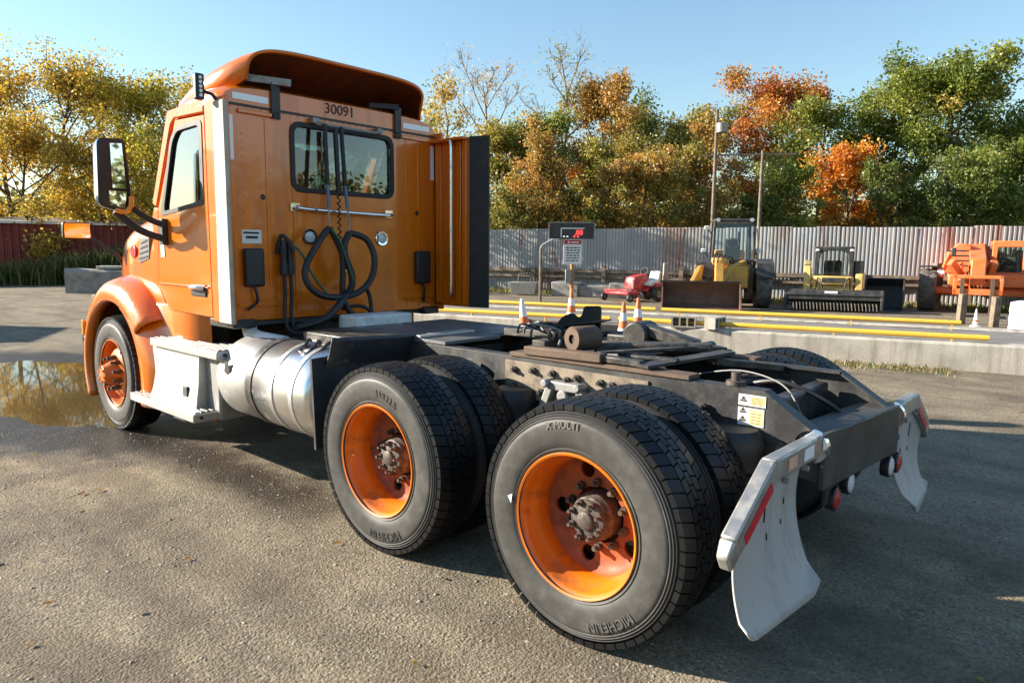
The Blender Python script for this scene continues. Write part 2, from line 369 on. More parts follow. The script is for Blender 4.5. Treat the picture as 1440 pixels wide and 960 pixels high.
GX, GY = np.meshgrid(ax_, ay_, indexing='ij'); GZ = gh(GX, GY)
def np_mesh(name, V, F, mats, smooth=True):
    me = bpy.data.meshes.new(name); V = np.asarray(V, np.float32); F = np.asarray(F, np.int32); k = F.shape[1]
    me.vertices.add(len(V)); me.vertices.foreach_set('co', V.ravel()); me.loops.add(F.size); me.loops.foreach_set('vertex_index', F.ravel())
    me.polygons.add(len(F)); me.polygons.foreach_set('loop_start', np.arange(0, F.size, k, dtype=np.int32)); me.polygons.foreach_set('loop_total', np.full(len(F), k, np.int32))
    me.polygons.foreach_set('use_smooth', np.full(len(F), smooth)); me.update(calc_edges=True)
    for m in mats: me.materials.append(m)
    return me
def ground_mat():
    m, t, p = mat('yard_ground')
    g = N(t, 'ShaderNodeNewGeometry').outputs['Position']; sp = N(t, 'ShaderNodeSeparateXYZ'); t.links.new(g, sp.inputs[0])
    big = noise(t, .35, 4, .6, vec=g); mid = noise(t, 2.3, 6, .7, vec=g); fine = noise(t, 55, 4, .7, vec=g); f2 = noise(t, 150, 2, .6, vec=g)
    c = ramp(t, mid, [(.28, (.12,.092,.057)), (.5, (.265,.208,.13)), (.72, (.41,.33,.21))])
    c = mix(t, ramp(t, big, [(.35, 0), (.65, .75)]), c, (.22,.187,.135))
    vo = N(t, 'ShaderNodeTexVoronoi'); vo.inputs['Scale'].default_value = 75; t.links.new(g, vo.inputs['Vector'])
    st = N(t, 'ShaderNodeSeparateColor'); t.links.new(vo.outputs['Color'], st.inputs[0])
    c = mix(t, ramp(t, st.outputs[0], [(.55, 0), (.95, .5)]), c, (.40,.35,.26))
    c = mix(t, ramp(t, st.outputs[1], [(.8, 0), (.95, .5)]), c, (.045,.04,.034))
    c = mix(t, ramp(t, fine, [(.35, .55), (.55, 0)]), c, (.06,.05,.037))
    mp = N(t, 'ShaderNodeMapping'); mp.inputs['Scale'].default_value = (.22,1.5,1); mp.inputs['Rotation'].default_value = (0,0,.12); t.links.new(g, mp.inputs[0])
    c = mix(t, ramp(t, noise(t, 1.0, 5, .6, vec=mp.outputs[0]), [(.48, 0), (.64, .6)]), c, (.10,.08,.056))
    c = mix(t, ramp(t, noise(t, .9, 6, .7, vec=g), [(.5, 0), (.66, .7)]), c, (.085,.07,.05))
    for off, sl in ((2.45,-.16),(3.35,-.13),(1.75,-.05)):
        tk = math_(t, 'ABSOLUTE', math_(t, 'ADD', math_(t, 'ADD', sp.outputs[1], off), math_(t, 'ADD', math_(t, 'MULTIPLY', sp.outputs[0], sl), math_(t, 'MULTIPLY', math_(t, 'SUBTRACT', big, .5), 1.6))))
        c = mix(t, math_(t, 'MULTIPLY', ramp(t, tk, [(.09, .5), (.19, 0)]), ramp(t, mid, [(.35, .2), (.6, 1)])), c, (.10,.078,.052))
    # damp rim of the puddle, and the rusty seep under the tank
    dx = math_(t, 'DIVIDE', math_(t, 'SUBTRACT', sp.outputs[0], PUD[0]+.3), PUD[2]*1.2); dy = math_(t, 'DIVIDE', math_(t, 'SUBTRACT', sp.outputs[1], PUD[1]-.05), PUD[3]*1.35)
    e = math_(t, 'SQRT', math_(t, 'ADD', math_(t, 'MULTIPLY', dx, dx), math_(t, 'MULTIPLY', dy, dy)))
    e = math_(t, 'ADD', e, math_(t, 'MULTIPLY', math_(t, 'SUBTRACT', mid, .5), .45))
    wet = ramp(t, e, [(.80, 1), (1.05, 0)])
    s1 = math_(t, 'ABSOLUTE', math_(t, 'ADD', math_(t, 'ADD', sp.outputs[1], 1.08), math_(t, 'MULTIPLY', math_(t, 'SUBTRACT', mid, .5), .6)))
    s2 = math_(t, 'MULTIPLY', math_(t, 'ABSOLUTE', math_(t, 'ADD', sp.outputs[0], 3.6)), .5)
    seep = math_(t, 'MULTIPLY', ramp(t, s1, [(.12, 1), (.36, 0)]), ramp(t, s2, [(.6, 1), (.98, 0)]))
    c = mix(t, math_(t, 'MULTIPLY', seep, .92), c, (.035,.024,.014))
    c = mix(t, math_(t, 'MULTIPLY', wet, .88), c, (.032,.028,.024))
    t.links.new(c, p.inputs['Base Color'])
    r = N(t, 'ShaderNodeMapRange'); t.links.new(math_(t, 'MAXIMUM', wet, math_(t, 'MULTIPLY', seep, .6)), r.inputs[0]); r.inputs[3].default_value = .95; r.inputs[4].default_value = .35
    t.links.new(r.outputs[0], p.inputs['Roughness']); p.inputs['Specular IOR Level'].default_value = .25
    h = math_(t, 'ADD', math_(t, 'MULTIPLY', vo.outputs['Distance'], -.8), math_(t, 'ADD', math_(t, 'MULTIPLY', fine, 1.2), math_(t, 'MULTIPLY', f2, .35)))
    bump(t, p, h, .6, .010); return m
nx, ny = GX.shape
ii, jj = np.meshgrid(np.arange(nx-1), np.arange(ny-1), indexing='ij'); q = ii*ny+jj
F = np.stack([q, q+ny, q+ny+1, q+1], -1).reshape(-1, 4)
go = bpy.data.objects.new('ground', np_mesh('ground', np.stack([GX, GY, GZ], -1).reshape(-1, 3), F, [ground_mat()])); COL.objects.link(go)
struct(go, 'tan gravel and dirt yard surface')
def water_mat():
    m, t, p = mat('puddle_water'); p.inputs['Base Color'].default_value = (.10,.068,.03,1); p.inputs['Roughness'].default_value = .03
    p.inputs['IOR'].default_value = 1.33; p.inputs['Specular IOR Level'].default_value = 1.0
    bump(t, p, noise(t, 3.5, 3, .5), .02, .02); return m
mb = MB(); n = 40
mb.add([(PUD[0]+PUD[2]*1.25*math.cos(6.2832*i/n), PUD[1]+PUD[3]*1.25*math.sin(6.2832*i/n), -.0135) for i in range(n)], [tuple(range(n))])
o = mb.build('puddle', water_mat()); struct(o, 'muddy brown puddle by the front wheel')
# loose stones
def scatter_stones():
    n = 30000
    x = np.concatenate([rng.uniform(-7.5, 2.2, n), rng.normal(-6.2, 1.0, 2500), rng.uniform(-1, 5, 1500)]); y = np.concatenate([rng.uniform(-4.0, -.9, n), rng.normal(-2.0, .22, 2500), rng.uniform(-2, 5, 1500)])
    k = (fbm(x*1.3, y*1.3, 3) > rng.normal(-.1, .25, len(x)))
    x, y = x[k], y[k]; m = len(x); s = np.clip(rng.lognormal(-5.5, .45, m), .002, .014)
    base = np.array([(1,0,0),(.3,.95,0),(-.85,.55,0),(-.8,-.6,0),(.35,-.9,0),(0,0,.75),(0,0,-.5)], float)
    tri = np.array([(0,1,5),(1,2,5),(2,3,5),(3,4,5),(4,0,5),(1,0,6),(2,1,6),(3,2,6),(4,3,6),(0,4,6)])
    a = rng.uniform(0, 6.28, m); V = base[None]*(1+rng.normal(0, .22, (m, 7, 3)))*s[:, None, None]*np.array([1,1,.55])
    c, sn = np.cos(a)[:, None], np.sin(a)[:, None]
    V = np.stack([V[..., 0]*c-V[..., 1]*sn, V[..., 0]*sn+V[..., 1]*c, V[..., 2]], -1)
    z = gh(x, y); k = z > -.03
    V += np.stack([x, y, z+s*.08], -1)[:, None]
    V = V[k]; m = len(V); F = tri[None]+np.arange(m)[:, None, None]*7
    me = np_mesh('gravel', V.reshape(-1, 3), F.reshape(-1, 3), [simple('gravel_stone', (.34,.29,.22), .9, dirt=(.17,.145,.115), dscale=30, dlo=.45, dhi=.7, var=.25)], False)
    o = bpy.data.objects.new('gravel', me); COL.objects.link(o); o['kind'] = 'stuff'; o['label'] = 'loose stones lying on the gravel yard'; o['category'] = 'gravel'
scatter_stones()
def blades(name, label, P, H, palette, w=.012, lean=.5, cat='grass', seed=1):
    r = np.random.default_rng(seed); m = len(P); H = np.broadcast_to(np.asarray(H, float), (m,))*r.uniform(.5, 1.2, m)
    a = r.uniform(0, 6.28, m); l = r.uniform(.05, lean, m)*H; wd = w*r.uniform(.6, 1.4, m); b = r.uniform(0, 6.28, m)
    d = np.stack([np.cos(a)*l, np.sin(a)*l], -1); sx = np.stack([np.cos(b), np.sin(b)], -1)*wd[:, None]/2
    V = np.zeros((m, 5, 3)); V[:, 0, :2] = P[:, :2]-sx; V[:, 1, :2] = P[:, :2]+sx; V[:, 2, :2] = P[:, :2]+d*.35+sx*.8; V[:, 3, :2] = P[:, :2]+d*.35-sx*.8; V[:, 4, :2] = P[:, :2]+d
    V[:, :2, 2] = P[:, 2:3]; V[:, 2:4, 2] = (P[:, 2]+H*.6)[:, None]; V[:, 4, 2] = P[:, 2]+H*np.sqrt(np.clip(1-l/H*.5, .2, 1))
    i = np.arange(m)[:, None]*5; F = np.concatenate([i+[0,1,2], i+[0,2,3], i+[3,2,4]])
    me = np_mesh(name, V.reshape(-1, 3), F, [LEAF], False)
    pal = np.array(palette); c = pal[r.integers(0, len(pal), m)]*r.uniform(.7, 1.25, (m, 1)); c = np.concatenate([c, np.ones((m, 1))], 1)
    at = me.attributes.new('col', 'FLOAT_COLOR', 'FACE'); at.data.foreach_set('color', np.tile(c, (3, 1)).astype(np.float32).ravel())
    o = bpy.data.objects.new(name, me); COL.objects.link(o); o['kind'] = 'stuff'; o['label'] = label; o['category'] = cat; return o

# ---------------------------------------------------------------- truck scale platform with yellow rails
TH = R(15.6); DX, DY = math.cos(TH), math.sin(TH)
def SP(s, t, z=0): return Vector((-3.52+DX*s-DY*t, 7.22+DY*s+DX*t, z))      # along, across (away), up
ts = thing('truck_scale', 'long concrete vehicle scale platform with low yellow pipe rails beyond the truck', 'scale', SP(0,0), TH)
def L_(s, t, z): return (s, t, z)
def curb(name, s0, s1, t0, t1, z1, mt):
    b = MB(); k = max(2, int((s1-s0)/.6)); random.seed(int(s0*10+99))
    rows = []
    for i in range(k+1):
        s = s0+(s1-s0)*i/k; j = lambda a=.012: random.uniform(-a, a)
        rows.append([(s, t0+j(), -.15), (s, t0+j(.006), z1-.03+j(.005)), (s, t0+.03, z1+j(.006)), (s, t1-.03, z1+j(.006)), (s, t1, -.15)])
    b.grid(rows); b.f += [tuple(range(5)), tuple(range(k*5, k*5+5))]; b.m += [0, 0]
    return b.build(name, mt, ts, ang=30)
curb('curb', -16, -3.45, 0, .32, .40, CONC); curb('curb', -1.15, 9.5, 0, .32, .40, CONC); curb('curb', -16, 9.5, 2.45, 2.75, .40, CONC)
MB().box((-16,.3,-.1),(9.5,2.47,.37)).build('deck', ASPH, ts)
MB().hexa([(9.5,-.0,-.1),(16,.0,-.1),(16,2.75,-.1),(9.5,2.75,-.1)],[(9.5,0,.385),(16,0,.02),(16,2.75,.02),(9.5,2.75,.385)]).build('ramp', CONC, ts)
def rail(s0, s1, t, z, r=.04):
    o = MB().cyl((s0,t,z),(s1,t,z), r, n=12).build('rail', YPIPE, ts)
    s = s0+.35
    while s < s1:
        MB().bar((s,t,.36),(s,t,z-r*.7), .045, .02).build('rail_post', YPIPE, o); s += 1.55
rail(-8, -1.75, .15, .475); rail(-1.6, 3.85, .15, .475); rail(-8, -1.5, 2.3, .50); rail(-1.38, 3.75, 2.3, .50)

# ---------------------------------------------------------------- corrugated fence
FD = R(15.4); fdx, fdy = math.cos(FD), math.sin(FD)
fence = thing('corrugated_fence', 'long grey rust streaked corrugated metal fence along the back of the yard', 'fence', (-11.0,20.2,0), FD)
def sheet_mesh(wd, h, pitch=.125, dep=.022):
    b = MB(); k = int(round(wd/pitch)); pr = []
    for i in range(k):
        x = i*pitch
        pr += [(x, 0), (x+pitch*.38, 0), (x+pitch*.5, -dep), (x+pitch*.88, -dep)]
    pr.append((k*pitch, 0)); b.grid([[(x, y, 0) for x, y in pr], [(x, y, h) for x, y in pr]])
    return b
SW = .75; random.seed(3)
up0 = sheet_mesh(SW, 1.6).build('sheet', SHEET, fence, ang=20); lo0 = sheet_mesh(SW, .85).build('lower_sheet', SHEET, fence, ang=20)
first = True
for i in range(-20, 36):
    for src, z, yy in ((up0, .95, 0), (lo0, .0, .16)):
        o = src if first else src.copy()
        if not first: COL.objects.link(o)
        o.location = (i*SW+random.uniform(-.01,.01), yy+random.uniform(-.012,.012), z+random.uniform(-.03,.03)); o.rotation_euler = (random.uniform(-.012,.012), random.uniform(-.006,.006), 0)
    first = False
for i in range(-5, 9):
    s = i*3.0
    MB().box((s,-.13,.84),(s+2.99,-.04,.97)).build('fence_rail', WOOD, fence); MB().box((s,-.06,.62),(s+2.99,.02,.70)).build('fence_rail', WOOD, fence)
    MB().box((s-.08,-.2,0),(s+.08,-.135,random.uniform(.95,1.15))).build('fence_post', WOOD, fence)

# ---------------------------------------------------------------- trees and shrubs
def tube_np(pts, rad, n=5):
    pts = np.asarray(pts); t = np.gradient(pts, axis=0); t /= np.linalg.norm(t, axis=1, keepdims=True)+1e-9
    ref = np.array([.31,.87,.38]); a = np.cross(t, ref); a /= np.linalg.norm(a, axis=1, keepdims=True)+1e-9; b = np.cross(t, a)
    q = np.arange(n)*2*np.pi/n
    V = pts[:, None]+(a[:, None]*np.cos(q)[None, :, None]+b[:, None]*np.sin(q)[None, :, None])*np.asarray(rad)[:, None, None]
    k = len(pts); i, j = np.meshgrid(np.arange(k-1), np.arange(n), indexing='ij')
    F = np.stack([i*n+j, i*n+(j+1)%n, (i+1)*n+(j+1)%n, (i+1)*n+j], -1).reshape(-1, 4)
    return V.reshape(-1, 3), F
G1 = 'yellow trees at the left'; G2 = 'trees behind the corrugated fence'
def tree(name, label, loc, H, cw, pal, n_leaf, seed, base=.28, leaf=.2, tr=None, n1=18, bark=None, fluff=.85, stems=1, cat='tree', group=None, lean=(0,0), flat=.8, twig=0):
    H *= .88; leaf *= .64; n_leaf = int(n_leaf*(1.9 if group != G1 else 1.25)*(.8 if stems > 1 else 1)); tr = tr or H*.017; r = np.random.default_rng(seed); root = thing(name, label, cat, (loc[0], loc[1], 0), 0, group)
    TV, TF, off = [], [], 0; tips, tw = [], []
    def put(p, rad, n=5):
        nonlocal off
        v, f = tube_np(p, rad, n); TV.append(v); TF.append(f+off); off += len(v)
    for s in range(stems):
        k = 9; tz = np.linspace(0, 1, k); wob = np.cumsum(r.normal(0, .018*H, (k, 2)), 0)*(tz[:, None]**.8)
        sx = r.normal(0, .12*cw, 2) if stems > 1 else np.zeros(2); fan = r.normal(0, .32*cw, 2) if stems > 1 else np.array(lean)*H
        tp = np.concatenate([sx+wob+fan*tz[:, None]**1.3, (tz*H*(.94 if stems == 1 else r.uniform(.7, .95)))[:, None]], 1); tp[0, 2] = -.1
        put(tp, tr*(1-tz*.88)*(1 if stems == 1 else .55)+.012, 7)
        for i in range(n1):
            h = base+(.97-base)*((i+r.uniform(0, 1))/n1)**.9; kk = h*(k-1); i0 = min(int(kk), k-2); p0 = tp[i0]*(1-kk+i0)+tp[i0+1]*(kk-i0)
            t = (h-base)/(1-base); wdt = cw*(math.sin(math.pi*(.16+.76*t))**.75)*r.uniform(.7, 1.15)
            az = i*2.4+r.uniform(-.5, .5); el = R(12+52*t+r.uniform(-12, 14)); ln = min(wdt/max(math.cos(el), .35), H*(1.04-h)/max(math.sin(el), .2)*1.1, cw*1.5)
            m = 6; u = np.linspace(0, 1, m); d = np.array([math.cos(az)*math.cos(el), math.sin(az)*math.cos(el), math.sin(el)])
            bp = p0+d*ln*u[:, None]+np.cumsum(r.normal(0, .03*ln, (m, 3)), 0)*u[:, None]; bp[:, 2] += .12*ln*u**2
            br = max(.012, tr*.42*(1-.6*h)); put(bp, br*(1-u*.85)+.006, 5)
            tips.append(bp[-1]); tw.append(1.0); tips.append(bp[3]); tw.append(.7)
            for j in range(5+twig):
                v = r.uniform(.3, .97); jj = v*(m-1); j0 = min(int(jj), m-2); q0 = bp[j0]*(1-jj+j0)+bp[j0+1]*(jj-j0)
                dd = d*.6+r.normal(0, .6, 3)+np.array([0, 0, .3 if not twig else .7]); dd /= np.linalg.norm(dd); l2 = ln*r.uniform(.2, .45)*(1.1-.5*v)
                u2 = np.linspace(0, 1, 4); b2 = q0+dd*l2*u2[:, None]+r.normal(0, .03*l2, (4, 3))*u2[:, None]
                put(b2, br*.4*(1-u2*.8)+.004, 4); tips.append(b2[-1]); tw.append(.8); tips.append(b2[2]); tw.append(.5)
                if twig:
                    for _ in range(3):
                        d3 = dd+r.normal(0, .45, 3)+[0,0,.25]; d3 /= np.linalg.norm(d3); b3 = b2[2]+d3*l2*.8*u2[:, None]; put(b3, .012*(1-u2*.8)+.003, 3)
    me = np_mesh('trunk', np.concatenate(TV), np.concatenate(TF), [bark or BARK]); o = bpy.data.objects.new('trunk', me); COL.objects.link(o); o.parent = root
    tips = np.array(tips); tw = np.array(tw)*r.uniform(.35, 1.3, len(tips)); tw /= tw.sum()
    ci = r.choice(len(tips), n_leaf, p=tw); rad = (.055*H+.12*cw)*fluff*r.uniform(.45, 1.25, len(tips))
    off3 = r.normal(0, 1, (n_leaf, 3)); off3 *= (np.minimum(np.linalg.norm(off3, axis=1), 2)/(np.linalg.norm(off3, axis=1)+1e-9))[:, None]
    C = tips[ci]+off3*rad[ci][:, None]*np.array([.62,.62,.62*flat]); ok = C[:, 2] > .05; C, ci = C[ok], ci[ok]; m = len(C)
    sz = leaf*r.uniform(.55, 1.25, m); a = r.normal(0, 1, (m, 3)); a /= np.linalg.norm(a, axis=1, keepdims=True); b = np.cross(a, r.normal(0, 1, (m, 3))); b /= np.linalg.norm(b, axis=1, keepdims=True)
    V = np.stack([C-a*sz[:, None]*.5, C+b*sz[:, None]*.34, C+a*sz[:, None]*.5, C-b*sz[:, None]*.34], 1)
    me = np_mesh('crown', V.reshape(-1, 3), np.arange(m*4).reshape(-1, 4), [LEAF], False)
    pal = np.array([c for c, w_ in pal])
    return root, me, pal, ci, m, r, len(tips)
def finish(res, weights):
    root, me, pal, ci, m, r, nt_ = res
    w_ = np.array(weights, float); w_ /= w_.sum(); cc = pal[r.choice(len(pal), nt_, p=w_)]*r.uniform(.8, 1.2, (nt_, 1))
    c = cc[ci]*.75+.25*pal[r.choice(len(pal), m, p=w_)]; c = np.clip(c*r.uniform(.7, 1.3, (m, 1)), 0, 1)
    at = me.attributes.new('col', 'FLOAT_COLOR', 'FACE'); at.data.foreach_set('color', np.concatenate([c, np.ones((m, 1))], 1).astype(np.float32).ravel())
    o = bpy.data.objects.new('crown', me); COL.objects.link(o); o.parent = root; return root
YELLOW = [((.42,.27,.035),3), ((.32,.24,.04),3), ((.22,.19,.035),2), ((.50,.33,.06),2), ((.40,.20,.03),1)]
YBRIGHT = [((.48,.36,.035),3), ((.36,.30,.04),3), ((.20,.20,.03),2)]
YOLIVE = [((.26,.21,.04),3), ((.17,.16,.035),3), ((.36,.25,.05),2)]
GREEN = [((0.134, 0.168, 0.027), 4), ((0.202, 0.224, 0.039), 3), ((0.078, 0.112, 0.022), 2), ((0.291, 0.19, 0.034), 0.5), ((0.224, 0.224, 0.039), 1)]
DGREEN = [((0.086, 0.115, 0.023), 4), ((0.138, 0.161, 0.032), 3), ((0.161, 0.149, 0.034), 1)]
ORANGEL = [((.42,.17,.03),3), ((.34,.11,.02),2), ((.36,.22,.04),2), ((.22,.16,.03),2), ((.36,.07,.03),.8)]
BRIGHTO = [((.52,.20,.02),3), ((.44,.14,.02),3), ((.42,.25,.04),2)]
BROWN = [((0.338, 0.169, 0.046), 3), ((0.416, 0.247, 0.065), 3), ((0.208, 0.156, 0.039), 2), ((0.156, 0.169, 0.039), 1.5)]
OLIVE = [((0.195, 0.195, 0.046), 3), ((0.286, 0.234, 0.052), 3), ((0.13, 0.143, 0.033), 2), ((0.364, 0.221, 0.052), 1)]
MIXED = [((0.156, 0.18, 0.036), 3), ((0.36, 0.204, 0.042), 2), ((0.108, 0.132, 0.026), 2), ((0.288, 0.24, 0.048), 2)]
PINK = [((.40,.23,.12),2), ((.45,.28,.08),3)]
def T(*a, **k):
    pal = [(tuple(x*g for x, g in zip(c, (1.4,1.4,1.2))), w_) for c, w_ in a[5]]; a = a[:5]+(pal,)+a[6:]; finish(tree(*a, **k), [w_ for c, w_ in pal])
G1 = 'yellow trees at the left'; G2 = 'trees behind the corrugated fence'
T('tree', 'yellow leaved tree at the far left edge', (-46.5,7.6), 12.2, 3.6, YELLOW, 9000, 11, .2, .26, group=G1)
T('tree', 'tall open yellow tree with dark forked limbs left of the cab', (-39.6,8.4), 11.9, 3.5, YELLOW, 6500, 12, .3, .25, tr=.2, n1=14, group=G1)
T('tree', 'dense olive yellow tree just above the big door mirror', (-42.5,11.2), 11.6, 3.0, YOLIVE, 11000, 13, .15, .26, group=G1)
T('tree', 'bright yellow tree rising beside the cab windscreen', (-38.7,11.9), 11.0, 3.0, YBRIGHT, 13000, 14, .1, .26, group=G1)
T('tree', 'yellow tree top peeking above the cab roof corner', (-48.8,19.0), 14.2, 3.4, YELLOW, 9000, 15, .2, .28, group=G1)
T('tree', 'small yellow tree in front of the tall open one above the red wall', (-37.1,6.0), 7.6, 3.4, YELLOW, 10000, 16, .08, .24, group=G1)
T('tree', 'low yellow tree standing behind the red wall under the door mirror', (-35.9,9.0), 6.8, 3.0, YELLOW, 9000, 17, .06, .24, group=G1)
T('tree', 'small bright yellow green tree close to the cab door window', (-33.9,11.2), 7.4, 2.6, YBRIGHT, 9000, 18, .06, .24, group=G1)
T('tree', 'tree hidden mostly behind the cab, seen through its rear window', (-24.0,13.4), 8.0, 3.2, YOLIVE, 4000, 19, .25, .26, group=G1)
T('tree', 'tree behind the orange cab that shades the fence', (-21.6,15.3), 7.4, 2.4, MIXED, 3000, 20, .3, .26, group=G1)
T('tree', 'thin yellow orange tree right of the cab roof', (-28.1,24.0), 12.0, 2.0, YELLOW, 2600, 22, .25, .24, n1=12, bark=BARKL, group=G2)
T('tree', 'almost bare pinkish twig tree rising right of the roof fairing', (-28.3,27.6), 13.6, 2.6, PINK, 900, 23, .35, .2, n1=14, twig=3, bark=BARKL, group=G2)
T('tree', 'green and yellow tree just right of the black cab edge', (-24.5,24.6), 8.7, 2.4, MIXED, 12000, 24, .1, .24, group=G2)
T('tree', 'fresh green tree below the bare twigs', (-23.2,25.9), 9.4, 2.1, GREEN, 11000, 25, .15, .24, group=G2)
T('tree', 'tall bare leafless tree above the fence', (-23.4,28.6), 14.2, 2.4, YOLIVE, 500, 26, .5, .2, n1=11, twig=3, bark=BARKL, group=G2)
T('tree', 'brown and orange tree in the middle of the treeline', (-21.3,30.2), 11.6, 2.5, BROWN, 13000, 27, .12, .25, group=G2)
T('tree', 'dark green tree right behind the brown one', (-22.6,35.7), 11.2, 2.4, DGREEN, 10000, 28, .15, .27, group=G2)
T('tree', 'low olive tree in front of the brown one', (-18.4,27.3), 7.6, 2.2, OLIVE, 11000, 29, .06, .22, group=G2)
T('tree', 'low orange brown tree above the weight display', (-20.6,26.0), 6.3, 1.9, BRIGHTO, 7000, 30, .06, .22, group=G2)
T('tree', 'olive green tree in the dip of the treeline', (-19.7,34.3), 9.9, 2.4, OLIVE, 11000, 31, .1, .25, group=G2)
T('tree', 'olive tree left of the taller utility pole', (-18.9,37.7), 11.4, 2.2, OLIVE, 9000, 32, .1, .26, group=G2)
T('tree', 'tall orange red maple behind the wheel loader', (-15.1,38.4), 12.5, 3.2, ORANGEL, 15000, 33, .22, .26, group=G2)
T('tree', 'mid green tree between the maple and the big green tree', (-11.8,36.0), 10.2, 2.2, GREEN, 12000, 34, .08, .24, group=G2)
T('tree', 'small glowing orange tree above the skid loader', (-8.8,31.9), 6.6, 2.0, BRIGHTO, 10000, 35, .08, .22, group=G2)
T('tree', 'green tree with orange top left of the biggest tree', (-8.6,38.8), 11.4, 2.6, GREEN, 13000, 36, .12, .25, group=G2)
T('tree', 'biggest broad green tree at the right', (-5.7,38.6), 11.7, 3.7, GREEN, 24000, 137, .12, .25, group=G2)
T('tree', 'dark green tree at the right edge of the photo', (-3.2,43.5), 9.0, 3.4, DGREEN+GREEN, 16000, 38, .1, .26, group=G2)
T('tree', 'low dark green tree above the telehandler', (-2.5,37.0), 7.4, 2.6, DGREEN, 12000, 39, .06, .24, group=G2)
SH = [((-20.2,20.6),'olive shrub behind the fence next to the black cab edge',OLIVE,4.4),((-18.9,21.6),'orange shrub behind the fence left of the weight display',BROWN,4.6),((-17.4,22.6),'yellow green shrub right behind the weight display',MIXED,4.2),
      ((-15.9,23.6),'orange brown shrub drooping over the fence above the red mower',BROWN,4.6),((-14.6,24.9),'olive brown bush left of the loader cab',OLIVE,5.0),((-13.2,26.2),'brown twiggy bush at the taller pole foot',BROWN,4.8),
      ((-11.7,27.6),'dark bush right behind the loader cab',DGREEN,4.0),((-10.2,28.9),'light green bush right of the loader cab',GREEN,4.6),((-7.0,31.6),'green bush right of the glowing orange tree',DGREEN,4.6),((-5.4,33.0),'dark bush behind the fence above the black bucket',DGREEN,4.8),
      ((-3.9,34.5),'green bush left of the telehandler above the fence',GREEN,4.4),((-1.8,36.0),'green bush at the right edge above the fence',GREEN,4.6)]
for i, (p, l, pal, h) in enumerate(SH):
    h = (5.2,8.2,5.0,7.4,6.4,8.4,4.6,6.6,6.2,6.4,7.0,5.4)[i]; T('shrub', l, p, h, (1.5,1.3,1.6,1.3,1.7,1.3,1.5,1.5,1.4,1.7,1.4,1.7)[i], pal, int(1300*h), 60+i, .05, .2, tr=.05, n1=13, stems=2, fluff=.75, cat='shrub', group='shrubs along the fence')
def wood(name, label, line, H, pal, n, seed):
    r = np.random.default_rng(seed); t = r.random(n); P = np.array(line); k = np.clip((t*(len(P)-1)).astype(int), 0, len(P)-2); u = t*(len(P)-1)-k
    b = P[k]*(1-u[:, None])+P[k+1]*u[:, None]; hh = H*(.75+.5*fbm(t*60, t*0+seed, 3))
    C = np.stack([b[:, 0]+r.normal(0, 1.2, n), b[:, 1]+r.normal(0, 1.2, n), hh*r.random(n)**.8], -1)
    a = r.normal(0, 1, (n, 3)); a /= np.linalg.norm(a, axis=1, keepdims=True); c = np.cross(a, r.normal(0, 1, (n, 3))); c /= np.linalg.norm(c, axis=1, keepdims=True); s = r.uniform(.25, .55, (n, 1))
    V = np.stack([C-a*s*.5, C+c*s*.4, C+a*s*.5, C-c*s*.4], 1); me = np_mesh(name, V.reshape(-1, 3), np.arange(n*4).reshape(-1, 4), [LEAF], False)
    pal = np.array([x for x, _ in pal]); cl = pal[r.integers(0, len(pal), n)]*r.uniform(.6, 1.2, (n, 1))
    at = me.attributes.new('col', 'FLOAT_COLOR', 'FACE'); at.data.foreach_set('color', np.concatenate([cl, np.ones((n, 1))], 1).astype(np.float32).ravel())
    o = bpy.data.objects.new(name, me); COL.objects.link(o); o['kind'] = 'stuff'; o['label'] = label; o['category'] = 'woodland'
wood('distant_wood', 'dark mass of woodland behind the yellow trees', [(-85,0),(-60,14),(-52,24)], 6.5, YOLIVE+DGREEN, 26000, 5)
wood('distant_wood', 'dark mass of woodland behind the fence trees', [(-40,34),(-28,42),(-12,50),(4,58)], 5.2, OLIVE+DGREEN+BROWN, 60000, 6)

wood('distant_wood', 'trees and brush behind the viewer, mirrored in the cab glass', [(6,-40),(24,-22),(29,4),(24,34)], 6.5, OLIVE+DGREEN, 26000, 8)
# utility poles
def pole(label, p, h, arm, az):
    t = thing('utility_pole', label, 'pole', (p[0], p[1], 0), 0, 'utility poles')
    MB().cyl((0,0,-.2),(0,0,h), .085, .06, n=10).build('pole_shaft', WOOD, t)
    if arm:
        d = Vector((math.cos(az), math.sin(az), 0)); MB().bar(d*-arm*1.3+Vector((0,0,h-.15)), d*arm*.7+Vector((0,0,h-.15)), .06, .07).build('cross_arm', WOOD, t)
    else: MB().lathe([(.0,.0),(.2,.0),(.22,.35),(.0,.4)], (.22,0,h-.9), (0,0,1), 12).build('transformer', STEEL, t)
pole('taller grey utility pole without a cross arm', (-11.2,22.9), 7.2, 0, 0); pole('shorter utility pole with a long cross arm', (-9.8,24.1), 5.65, 1.8, R(30))

